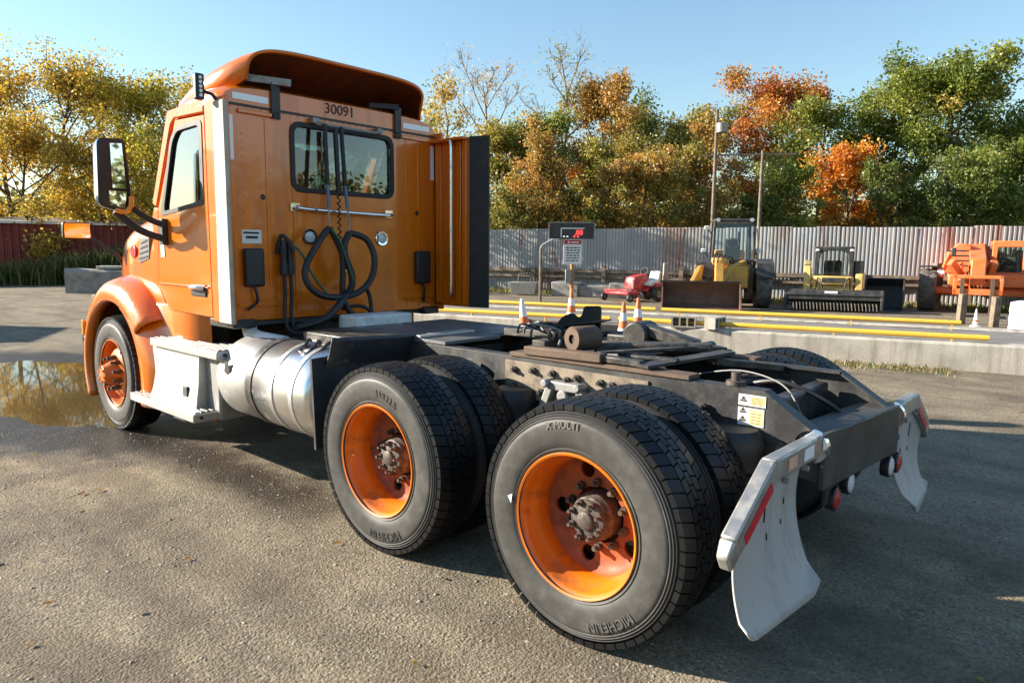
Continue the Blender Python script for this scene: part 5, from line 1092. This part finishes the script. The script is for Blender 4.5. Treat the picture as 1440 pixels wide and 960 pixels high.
MB().cyl((ox+.3,4.2,1.7),(ox+.3,4.2,2.35),.05,n=10).build('exhaust_stack', DARKM, wl_); MB().tube([(cx1+.05,cy0+.1,1.3),(cx1+.1,cy0+.05,1.9),(cx1+.06,cy0+.2,2.4)],.02,6).build('hand_rail', CATY, wl_)
for k in range(3): MB().box((cx1+.02,cy0+.2,.55+.28*k),(cx1+.3,cy0+.6,.59+.28*k)).build('access_step', DARKM, wl_)
MB().box((ox-.52,5.08,.9),(ox+.52,5.14,1.3)).build('counterweight', DARKM, wl_, bevel=.03); MB().box((cx0+.1,cy0-.03,1.30),(cx1-.1,cy0-.005,1.39)).build('cab_sill', DARKM, wl_)
for x in (cx0+.12,cx1-.12): MB().cyl((x,cy0+.1,2.66),(x,cy0-.02,2.66),.06,n=12).build('roof_lamp', WHITELENS, wl_)
# ---- skid loader with brush attachment
sk = thing('skid_loader', 'small pale yellow skid loader with black brush attachment', 'loader', (-4.78,17.45,0), R(19))
b = MB(); b.box((-1.28,.02,.34),(1.28,.62,.62)); b.box((-1.30,.0,.08),(-1.22,.66,.62)); b.box((1.22,.0,.08),(1.30,.66,.62)); at_ = b.build('brush_hood', DARKM, sk, bevel=.015)
MB().hexa([(-1.28,.0,.48),(1.28,.0,.48),(1.28,.05,.64),(-1.28,.05,.64)],[(-1.28,-.015,.48),(1.28,-.015,.48),(1.28,.035,.645),(-1.28,.035,.645)]).build('front_plate', DARKM, at_)
MB().box((-.22,-.004+.01,.53),(.12,.02,.60)).build('sticker', PAPER, at_).location.y = -.022
MB().cyl((-1.2,.3,.24),(1.2,.3,.24),.1,n=14).build('roller', DARKM, at_)
for k in range(26):
    x = -1.15+k*.09; b = MB(); b.tube([(x,.25,.32),(x+.03,.02,.22),(x+.05,-.02,.06)],.016,6); b.build('tine', TYREOFF, at_)
b = MB(); b.box((-.55,.75,.35),(.55,2.5,1.0)); b.prism([(-.55,1.0),(.55,1.0),(.4,.72),(-.4,.72)], lambda u,v,d: (u,.66+d,v), 0, .2); b.build('body', CATP, sk, bevel=.06)
for x in (-.70,.70):
    MB().prism([(.7,.5),(.75,1.0),(1.2,1.25),(2.4,1.45),(2.5,1.2),(1.3,.95),(1.0,.5)], lambda u,v,d: (x+d,u,v), -.1, .1).build('lift_arm', CATP, sk, bevel=.03)
    b = MB(); b.prism(rpoly([(.85,.02),(.75,.3),(1.0,.6),(2.3,.6),(2.55,.3),(2.4,.02)],.12), lambda u,v,d: (x*1.1+d,u,v), -.18, .18); b.build('track', RUBBER, sk, bevel=.02)
co_ = MB().ring(rpoly([(-.53,.62),(.53,.62),(.53,1.72),(.45,1.82),(-.45,1.82),(-.53,1.72)],.05), rpoly([(-.34,.70),(.34,.70),(.42,1.2),(.36,1.66),(.2,1.74),(-.2,1.74),(-.36,1.66),(-.42,1.2)],.08), (0,1.2), lambda u,v,d: (u,.85+d,v), 0, .12).build('cab_frame', DARKM, sk, bevel=.02)
for x in (-.52,.49): MB().box((x,.97,.9),(x+.03,2.1,1.78)).build('side_screen', DARKM, sk, bevel=.01)
MB().box((-.53,.85,1.78),(.53,2.1,1.86)).build('cab_roof', DARKM, sk, bevel=.03)
MB().add([(-.4,.9,.68),(.4,.9,.68),(.4,.9,1.74),(-.4,.9,1.74)],[(0,1,2,3)]).build('windscreen', GLASS, co_)
MB().box((-.25,1.55,.8),(.25,1.7,1.45)).build('driver_seat', INTER, sk, bevel=.05)
for x in (-.46,.46): MB().box((x-.05,.82,1.72),(x+.05,.85,1.79)).build('work_light', WHITELENS, sk, bevel=.01)
MB().box((.56,.9,.95),(.80,1.4,1.45)).build('side_box', DARKM, sk, bevel=.03)
for x in (-.46,.46): MB().tube(spline([(x,.6,.6),(x*.9,.35,.95),(x*.7,.2,.8),(x*.6,.2,.6)],5),.022,6).build('hydraulic_hose', RUBBER, sk)
for x in (-.62,.62): MB().cyl((x,.9,.75),(x,1.7,1.2),.035,n=8).build('lift_cylinder', CHROME, sk)
MB().box((-.3,.64,.82),(.3,.655,.96)).build('front_step', DARKM, sk)
for x in (-.2,0,.2): MB().bar((x,.86,.72),(x,.86,1.72),.012,.012).build('guard_bar', DARKM, co_)
# ---- black spare bucket
sbk = thing('spare_bucket', 'black loader bucket standing on end beside the skid loader', 'bucket', (-3.85,19.0,0), R(12))
MB().prism([(0,.0),(.8,.0),(.95,.3),(.9,.75),(.6,.95),(.55,.93),(.82,.7),(.86,.32),(.74,.06),(0,.05)], lambda u,v,d: (d,u,v), -.5, .5).build('bucket_shell', DARKM, sbk, bevel=.01)
for x in (-.52,.48): MB().prism([(0,.0),(.8,.0),(.95,.3),(.9,.75),(.6,.95),(.05,.9)], lambda u,v,d: (x+d,u,v), 0, .04).build('side_plate', DARKM, sbk)
# ---- telehandler
th_ = thing('telehandler', 'orange telehandler with big tyres at the right edge', 'telehandler', (-1.75,20.4,0), R(10))
bigwheel(th_, (-1.25,.3,.62), .62, .45, TYREOFF, TELEO, -1); bigwheel(th_, (1.4,.3,.62), .62, .45, TYREOFF, TELEO, 1); bigwheel(th_, (-1.25,3.2,.62), .62, .45, TYREOFF, TELEO, -1); bigwheel(th_, (1.4,3.2,.62), .62, .45, TYREOFF, TELEO, 1)
MB().box((-.75,-.1,.75),(1.1,3.6,1.1)).build('chassis', TELEO, th_, bevel=.05); MB().cyl((-1.1,.3,.6),(1.2,.3,.6),.12,n=12).build('axle', TELEO, th_)
b = MB(); b.bar((-.05,-.35,1.25),(-.05,3.2,1.95),.42,.45,(0,0,1)); b.build('boom', TELEO, th_, bevel=.03); MB().bar((-.05,-.62,1.17),(-.05,-.3,1.27),.34,.36).build('inner_boom', TELEO, th_, bevel=.02)
b = MB(); b.prism([(-.75,1.55),(-.8,.9),(-.62,.55),(-.45,.6),(-.5,1.1),(-.35,1.5)], lambda u,v,d: (-.05+d,u,v), -.18, .18); b.build('boom_head', TELEO, th_, bevel=.03)
b = MB(); b.box((-.62,-.95,.55),(.55,-.88,.72)); b.box((-.62,-.95,1.0),(.55,-.88,1.1)); b.box((-.62,-.95,.55),(-.52,-.88,1.1)); b.box((.45,-.95,.55),(.55,-.88,1.1)); b.build('fork_carriage', TELEO, th_, bevel=.015)
for x in (-.4,.3): b = MB(); b.box((x-.05,-1.0,.08),(x+.05,-.95,1.0)); b.box((x-.05,-2.0,.08),(x+.05,-.95,.13)); b.build('fork', RUSTST, th_, bevel=.005)
MB().prism([(-.85,1.1),(-.2,1.1),(-.2,1.95),(-.55,2.02),(-.85,1.7)], lambda u,v,d: (u,1.2+d,v), 0, 1.6).build('engine_cover', TELEO, th_, bevel=.05)
co_ = MB().ring(rpoly([(.30,.80),(1.18,.80),(1.18,2.05),(.30,2.05)],.06), rpoly([(.42,1.15),(1.06,1.15),(1.04,1.88),(.44,1.88)],.04), (.74,1.5), lambda u,v,d: (u,.85+d,v), 0, .1).build('cab', TELEO, th_, bevel=.02)
for x in (.30,1.13): MB().box((x,.95,.8),(x+.05,2.1,1.2)).build('cab_side', TELEO, th_); 
for x in (.30,1.13): b = MB(); b.box((x,2.0,1.2),(x+.05,2.1,2.0)); b.box((x,.95,1.95),(x+.05,2.1,2.0)); b.build('cab_post', TELEO, th_)
MB().box((.29,.86,2.0),(1.19,2.1,2.07)).build('cab_roof', TELEO, th_, bevel=.02); MB().add([(.40,.92,1.12),(1.08,.92,1.12),(1.06,.92,1.9),(.42,.92,1.9)],[(0,1,2,3)]).build('windscreen', glass('green_cab_glass', (.45,.65,.58)), th_)
MB().tube([(.74+.2*math.cos(a),1.15+.06*math.sin(a),1.28+.1*math.sin(a)) for a in [i*.2618 for i in range(25)]], .018, 5).build('steering_wheel', INTER, th_)
MB().box((.55,1.6,1.0),(.95,1.75,1.6)).build('driver_seat', INTER, th_, bevel=.04)
for x in (-.45,.2): b = MB(); b.bar((x,-.2,1.05),(x*1.6,-.55,1.45),.16,.2); b.cyl((x,-.3,.9),(x,.6,1.4),.06,n=10); b.build('boom_cylinder', TELEO, th_, bevel=.01)
MB().cyl((-.95,.1,1.15),(-.95,.16,1.15),.1,n=16).build('headlight', WHITELENS, th_); MB().bar((-.95,.2,1.0),(-.75,.3,1.65),.1,.1).build('mirror_bracket', TELEO, th_); MB().box((-.72,.2,1.62),(-.6,.28,1.86)).build('mirror', DARKM, th_, bevel=.02)
for k in range(4): MB().tube(spline([(-.3+.15*k,-.3,1.0),(-.28+.15*k,-.6,1.2),(-.2+.1*k,-.75,.95),(-.15+.08*k,-.7,.7)],5),.025,6).build('hydraulic_hose', RUBBER, th_)
MB().box((-.27,-.36,1.30),(-.262,2.5,1.42)).build('boom_stripe', DARKM, th_).rotation_euler = (R(11),0,0)
MB().box((-1.5,.0,1.28),(-1.0,.75,1.33)).build('front_fender', DARKM, th_, bevel=.02); MB().box((1.15,.0,1.28),(1.65,.75,1.33)).build('front_fender', DARKM, th_, bevel=.02)
for z in (1.3,1.45,1.6,1.75): MB().box((-.84,1.195,z),(-.24,1.2,z+.05)).build('cooling_slot', DARKM, th_)
# ---- mower
mw = thing('ride_on_mower', 'small red ride on mower parked against the fence', 'mower', (-11.2,16.9,0), R(-12))
b = MB(); secs = []
for y, z0, z1, hw in ((-.0,.42,.70,.20),(.06,.40,.82,.24),(.4,.38,.90,.26),(.62,.38,.92,.26)): secs.append([(x*hw, y, z0+(z1-z0)*t) for x, t in ((-1,0),(-1,.75),(-.8,.95),(0,1),(.8,.95),(1,.75),(1,0))])
b.grid(secs); b.f += [tuple(range(7)), tuple(range(21,28))]; b.m += [0,0]; b.build('hood', MOWR, mw, ang=40)
MB().box((-.72,-.45,.22),(.42,.1,.34)).build('cutting_deck', MOWR, mw, bevel=.04); MB().bar((-.68,-.48,.36),(.40,-.46,.40),.05,.05).build('deck_bar', MOWR, mw)
MB().box((-.25,.5,.3),(.40,1.2,.48)).build('chassis', MOWR, mw, bevel=.04)
for x, y, r in ((-.78,-.4,.13),(.45,-.4,.13),(-.1,1.0,.26),(.62,.75,.26)): bigwheel(mw, (x,y,r), r, .2 if r > .2 else .1, RUBBER, STEEL, 1)
MB().prism(rpoly([(.1,.52),(.52,.52),(.62,.62),(.68,1.0),(.60,1.02),(.5,.70),(.1,.62)],.04), lambda u,v,d: (.30+d,.35+u,v), -.22, .22).build('seat', WHITEP, mw, bevel=.03)
MB().prism([(.6,.42),(.72,.62),(1.0,.62),(1.1,.42)], lambda u,v,d: (.55+d,u,v), -.12, .12).build('rear_fender', MOWR, mw, bevel=.03); MB().tube([(.16*math.cos(a),.72+.05*math.sin(a),1.0+.12*math.sin(a)) for a in [i*.2618 for i in range(25)]], .015, 5).build('steering_wheel', RUBBER, mw)
# ---- weight display and notice on a rusty post
sg = thing('scale_display', 'black weight display reading red zeros above a white notice on an orange post', 'sign', (-10.88,13.25,0), RC)
MB().cyl((0,0,-.1),(0,0,1.95), .055, n=14).build('post', simple('orange_rusty_post', (.55,.20,.06), .6, dirt=(.25,.1,.05), dscale=8), sg)
bx_ = MB().box((-.70,-.16,2.02),(.62,.14,2.49)).build('display_box', DARKM, sg, bevel=.01); fr_ = MB(); fr_.box((-.71,-.18,2.47),(.64,-.14,2.50)); fr_.box((-.72,-.18,2.02),(-.69,-.14,2.5)); fr_.box((.60,-.18,2.02),(.64,-.14,2.5)); fr_.build('display_frame', STEEL, bx_)
fr_ = MB(); fr_.box((-.37,-.175,2.30),(.32,-.164,2.335)); fr_.box((-.37,-.175,2.06),(-.335,-.164,2.335)); fr_.build('inner_frame', WHITEP, bx_)
LED = emit('red_led', (1,.03,.03), 2.2); LEDW = emit('white_led', (.7,.7,.65), .5)
v, f = text_pts('.00', .20, .002); b = MB(); b.add([(.16+p[0], -.166-p[2], 2.19+p[1]) for p in v], f); b.build('digits', LED, bx_)
for x, m_ in ((-.27,LEDW),(-.17,LEDW),(.03,LED),(.14,LED)): MB().box((x-.025,-.168,2.065),(x+.025,-.162,2.095)).build('indicator', m_, bx_)
ns = MB().box((-.27,-.08,1.27),(.27,-.06,2.0)).build('notice_board', PAPER, sg, bevel=.005)
b = MB(); b.box((-.25,-.083,1.86),(.25,-.0805,1.98)); b.build('notice_header', simple('notice_red', (.45,.02,.05), .5), ns)
b = MB(); b.cyl((-.12,-.083,1.92),(-.12,-.085,1.92),.035,n=14); b.box((-.05,-.085,1.90),(.18,-.0835,1.935)); b.build('header_marks', PAPER, ns)
b = MB(); random.seed(14)
for r_ in range(6):
    x = -.2+random.uniform(0,.05)
    while x < .17:
        l = random.uniform(.04,.11); b.box((x,-.083,1.74-r_*.075),(min(x+l,.21),-.0812,1.775-r_*.075)); x += l+.025
o = b.build('notice_lettering', INK, ns); o['kind'] = 'stuff'
MB().box((-.2,-.12,.72),(-.02,.06,1.12)).build('junction_box', STEEL, sg, bevel=.01)
ps = thing('lamp_post', 'thin wooden post with a bent light arm beside the weight display', 'post', (-12.95,14.3,0), RC); MB().cyl((0,0,0),(0,0,1.75),.05,n=8).build('post_shaft', WOOD, ps); MB().tube(spline([(0,0,1.55),(0,-.02,1.8),(.2,-.02,1.95),(.55,-.02,2.15)],5),.02,6).build('light_arm', WHITEP, ps)
# ---- traffic cones
def cone(label, p, z, h, sch, tilt=0):
    t = thing('traffic_cone', label, 'cone', (p[0],p[1],z), RC, 'traffic cones'); t.rotation_euler = (0, tilt, RC)
    MB().box((-.19*h/.9,-.19*h/.9,0),(.19*h/.9,.19*h/.9,.035)).build('base', CONEO if sch != 2 else CONEW, t, bevel=.015)
    def rr(u): return (.14*(1-u)+.022*u)*h/.9
    bands = {0: [(0,.35,0),(.35,.55,1),(.55,.68,0),(.68,.82,1),(.82,1,0)], 1: [(0,.36,0),(.36,.56,1),(.56,.70,0),(.70,1,1)], 2: [(0,.25,1),(.25,.35,0),(.35,1,1)]}[sch]
    for a, c, m_ in bands:
        k = .002 if m_ else 0; MB().lathe([(rr(a)+k,.03+a*(h-.03)),(rr(c)+k,.03+c*(h-.03))]+([(.001,h)] if c == 1 else []), (0,0,0), (0,0,1), 24).build('collar' if m_ else 'cone_body', CONEW if m_ else CONEO, t)
cone('leaning faded white topped cone at the gap in the kerb', (-5.21,4.63), 0, .93, 1, R(-7)); cone('red and white banded cone farther back on the scale deck', (-6.0,6.75), .0, .97, 0); cone('left cone of the pair behind the frame', (-4.08,5.5), 0, .89, 0); cone('right taller cone of the pair behind the frame', (-4.0,5.78), 0, .95, 0)
cone('small white cone at the far right beside the telehandler forks', (-1.05,15.6), 0, .42, 2)
# ---- cinder blocks on the kerb
def cinder(label, s, t_, rz):
    p = SP(s, t_, .402); b = MB(); o = thing('cinder_block', label, 'block', p, TH+rz, 'cinder blocks on the kerb')
    b.box((-.2,-.095,.0),(.2,-.068,.19)); b.box((-.2,.068,.0),(.2,.095,.19))
    for x in (-.2,-.078,.045,.172): b.box((x,-.068,0),(x+.028,.068,.19))
    b.box((-.171,-.067,.0),(.171,.067,.03))
    q = b.build('block_shell', CONC, o); q.rotation_euler = (R(90),0,0); q.location.z = .095
cinder('cinder block with three holes facing the viewer on the kerb', -.45, .16, R(8)); cinder('cinder block turned end on beside the holed one', -.03, .16, R(75))
# ---- odds and ends by the fence
random.seed(12)
for l, x, y, sx_, sy_, sz_ in (('left pale concrete chunk by the fence foot',-14.3,17.6,.5,.5,.5),('middle wide concrete chunk by the fence foot',-13.2,18.1,.75,.5,.42),('right tilted concrete chunk by the fence foot',-12.3,18.3,.4,.45,.5)):
    b = MB(); j = lambda: random.uniform(-.05,.05); b.hexa([(-sx_+j(),-sy_+j(),0),(sx_+j(),-sy_+j(),0),(sx_+j(),sy_,0),(-sx_,sy_,0)],[(-sx_+j(),-sy_+j(),sz_+j()),(sx_+j(),-sy_+j(),sz_+j()),(sx_+j(),sy_+j(),sz_+j()),(-sx_+j(),sy_,sz_+j())])
    o = b.build('concrete_chunk', CONCD, None, bevel=.03, loc=(x,y,0)); o.rotation_euler[2] = R(20); tag(o, l, 'rubble', 'concrete chunks')
tr_ = thing('metal_trough', 'small dark metal trough with handle at the fence foot', 'trough', (-15.6,16.6,0), R(25)); b = MB()
b.hexa([(-.45,-.25,.05),(.45,-.25,.05),(.45,.25,.05),(-.45,.25,.05)],[(-.55,-.32,.5),(.55,-.32,.5),(.55,.32,.5),(-.55,.32,.5)]); b.build('trough_body', STEEL, tr_, bevel=.02); MB().tube(spline([(-.25,0,.5),(-.2,0,.75),(.2,0,.75),(.25,0,.5)],4),.03,6).build('handle', DARKM, tr_)
def postthing(label, p, h, m_, w_=.09):
    o = MB().box((-w_,-w_,-.1),(w_,w_,h)).build('timber_post', m_, None, bevel=.01, loc=(p[0],p[1],0)); o.rotation_euler = (R(1),R(.8),RC); tag(o, label, 'post', 'standing timber posts')
postthing('pale grey square post left of the loader bucket', (-10.55,18.15), 1.28, WOODG, .085); postthing('thick brown timber post left of the telehandler tyre', (-2.9,20.9), 1.4, WOOD, .12)
postthing('left brown timber post before the telehandler', (-1.45,16.25), .72, WOOD, .075); postthing('right brown timber post before the telehandler', (-.75,16.0), .70, WOOD, .075)
tag(MB().lathe([(0,0),(.24,0),(.25,.03),(.24,.2),(.255,.22),(.24,.4),(.255,.42),(.24,.62),(.1,.66),(0,.66)], (0,0,0), (0,0,1), 28).build('barrel', WHITEP, None, loc=(-.17,15.46,0)), 'white barrel cut by the right edge of the photo', 'barrel')
# ---- leaves fallen on the ground
r9 = np.random.default_rng(44); n9 = 700; x9 = r9.uniform(-14, 8, n9); y9 = r9.uniform(-3, 7, n9)
a9 = r9.uniform(0, 6.28, n9); s9 = r9.uniform(.012, .03, n9); cz = gh(x9, y9)+.012; ok = cz > -.004; x9, y9, a9, s9, cz = x9[ok], y9[ok], a9[ok], s9[ok], cz[ok]; n9 = len(x9)
V = np.stack([np.stack([x9+s9*np.cos(a9+k*1.57)*(1 if k % 2 else .6), y9+s9*np.sin(a9+k*1.57)*(1 if k % 2 else .6), cz+r9.uniform(-.004,.008,n9)], -1) for k in range(4)], 1)
me = np_mesh('fallen_leaves', V.reshape(-1,3), np.arange(n9*4).reshape(-1,4), [LEAF], False); c9 = np.array([(.30,.16,.05),(.22,.10,.03),(.38,.25,.06),(.12,.07,.03)])[r9.integers(0,4,n9)]
me.attributes.new('col','FLOAT_COLOR','FACE').data.foreach_set('color', np.concatenate([c9, np.ones((n9,1))],1).astype(np.float32).ravel())
o = bpy.data.objects.new('fallen_leaves', me); COL.objects.link(o); o['kind'] = 'stuff'; o['label'] = 'brown and yellow leaves fallen across the yard'; o['category'] = 'leaves'
for o in bpy.data.objects:
    if o.name.split('.')[0] in ('bolts','lug_nuts','rivets','tread_strip','scuff_slot','tyre_lettering','warning_sticker','fleet_number','digits','light_bracket'): 
        if o.name.split('.')[0] not in ('warning_sticker','fleet_number','digits'): o['kind'] = 'stuff'

# ---- box trailer outside the left edge, whose shadow reaches the puddle
bt = thing('box_trailer', 'grey box trailer parked past the left edge, only its shadow shows near the puddle', 'trailer', (-19.4,-3.2,0), R(60))
MB().box((-7.2,-1.2,.75),(0,1.2,2.75)).build('box_body', WHITEP, bt, bevel=.03)
for k in range(11): MB().box((-7.1+k*.68,-1.225,.8),(-7.04+k*.68,-1.2,2.7)).build('side_rib', STEEL, bt)
for x in (-5.6,-4.5):
    for y in (-1.0,1.0): bigwheel(bt, (x,y,.45), .45, .26, RUBBER, STEEL, 1 if y > 0 else -1, (0,1,0))
MB().box((-1.2,-.6,.05),(-1.05,.6,.75)).build('landing_leg', STEEL, bt)
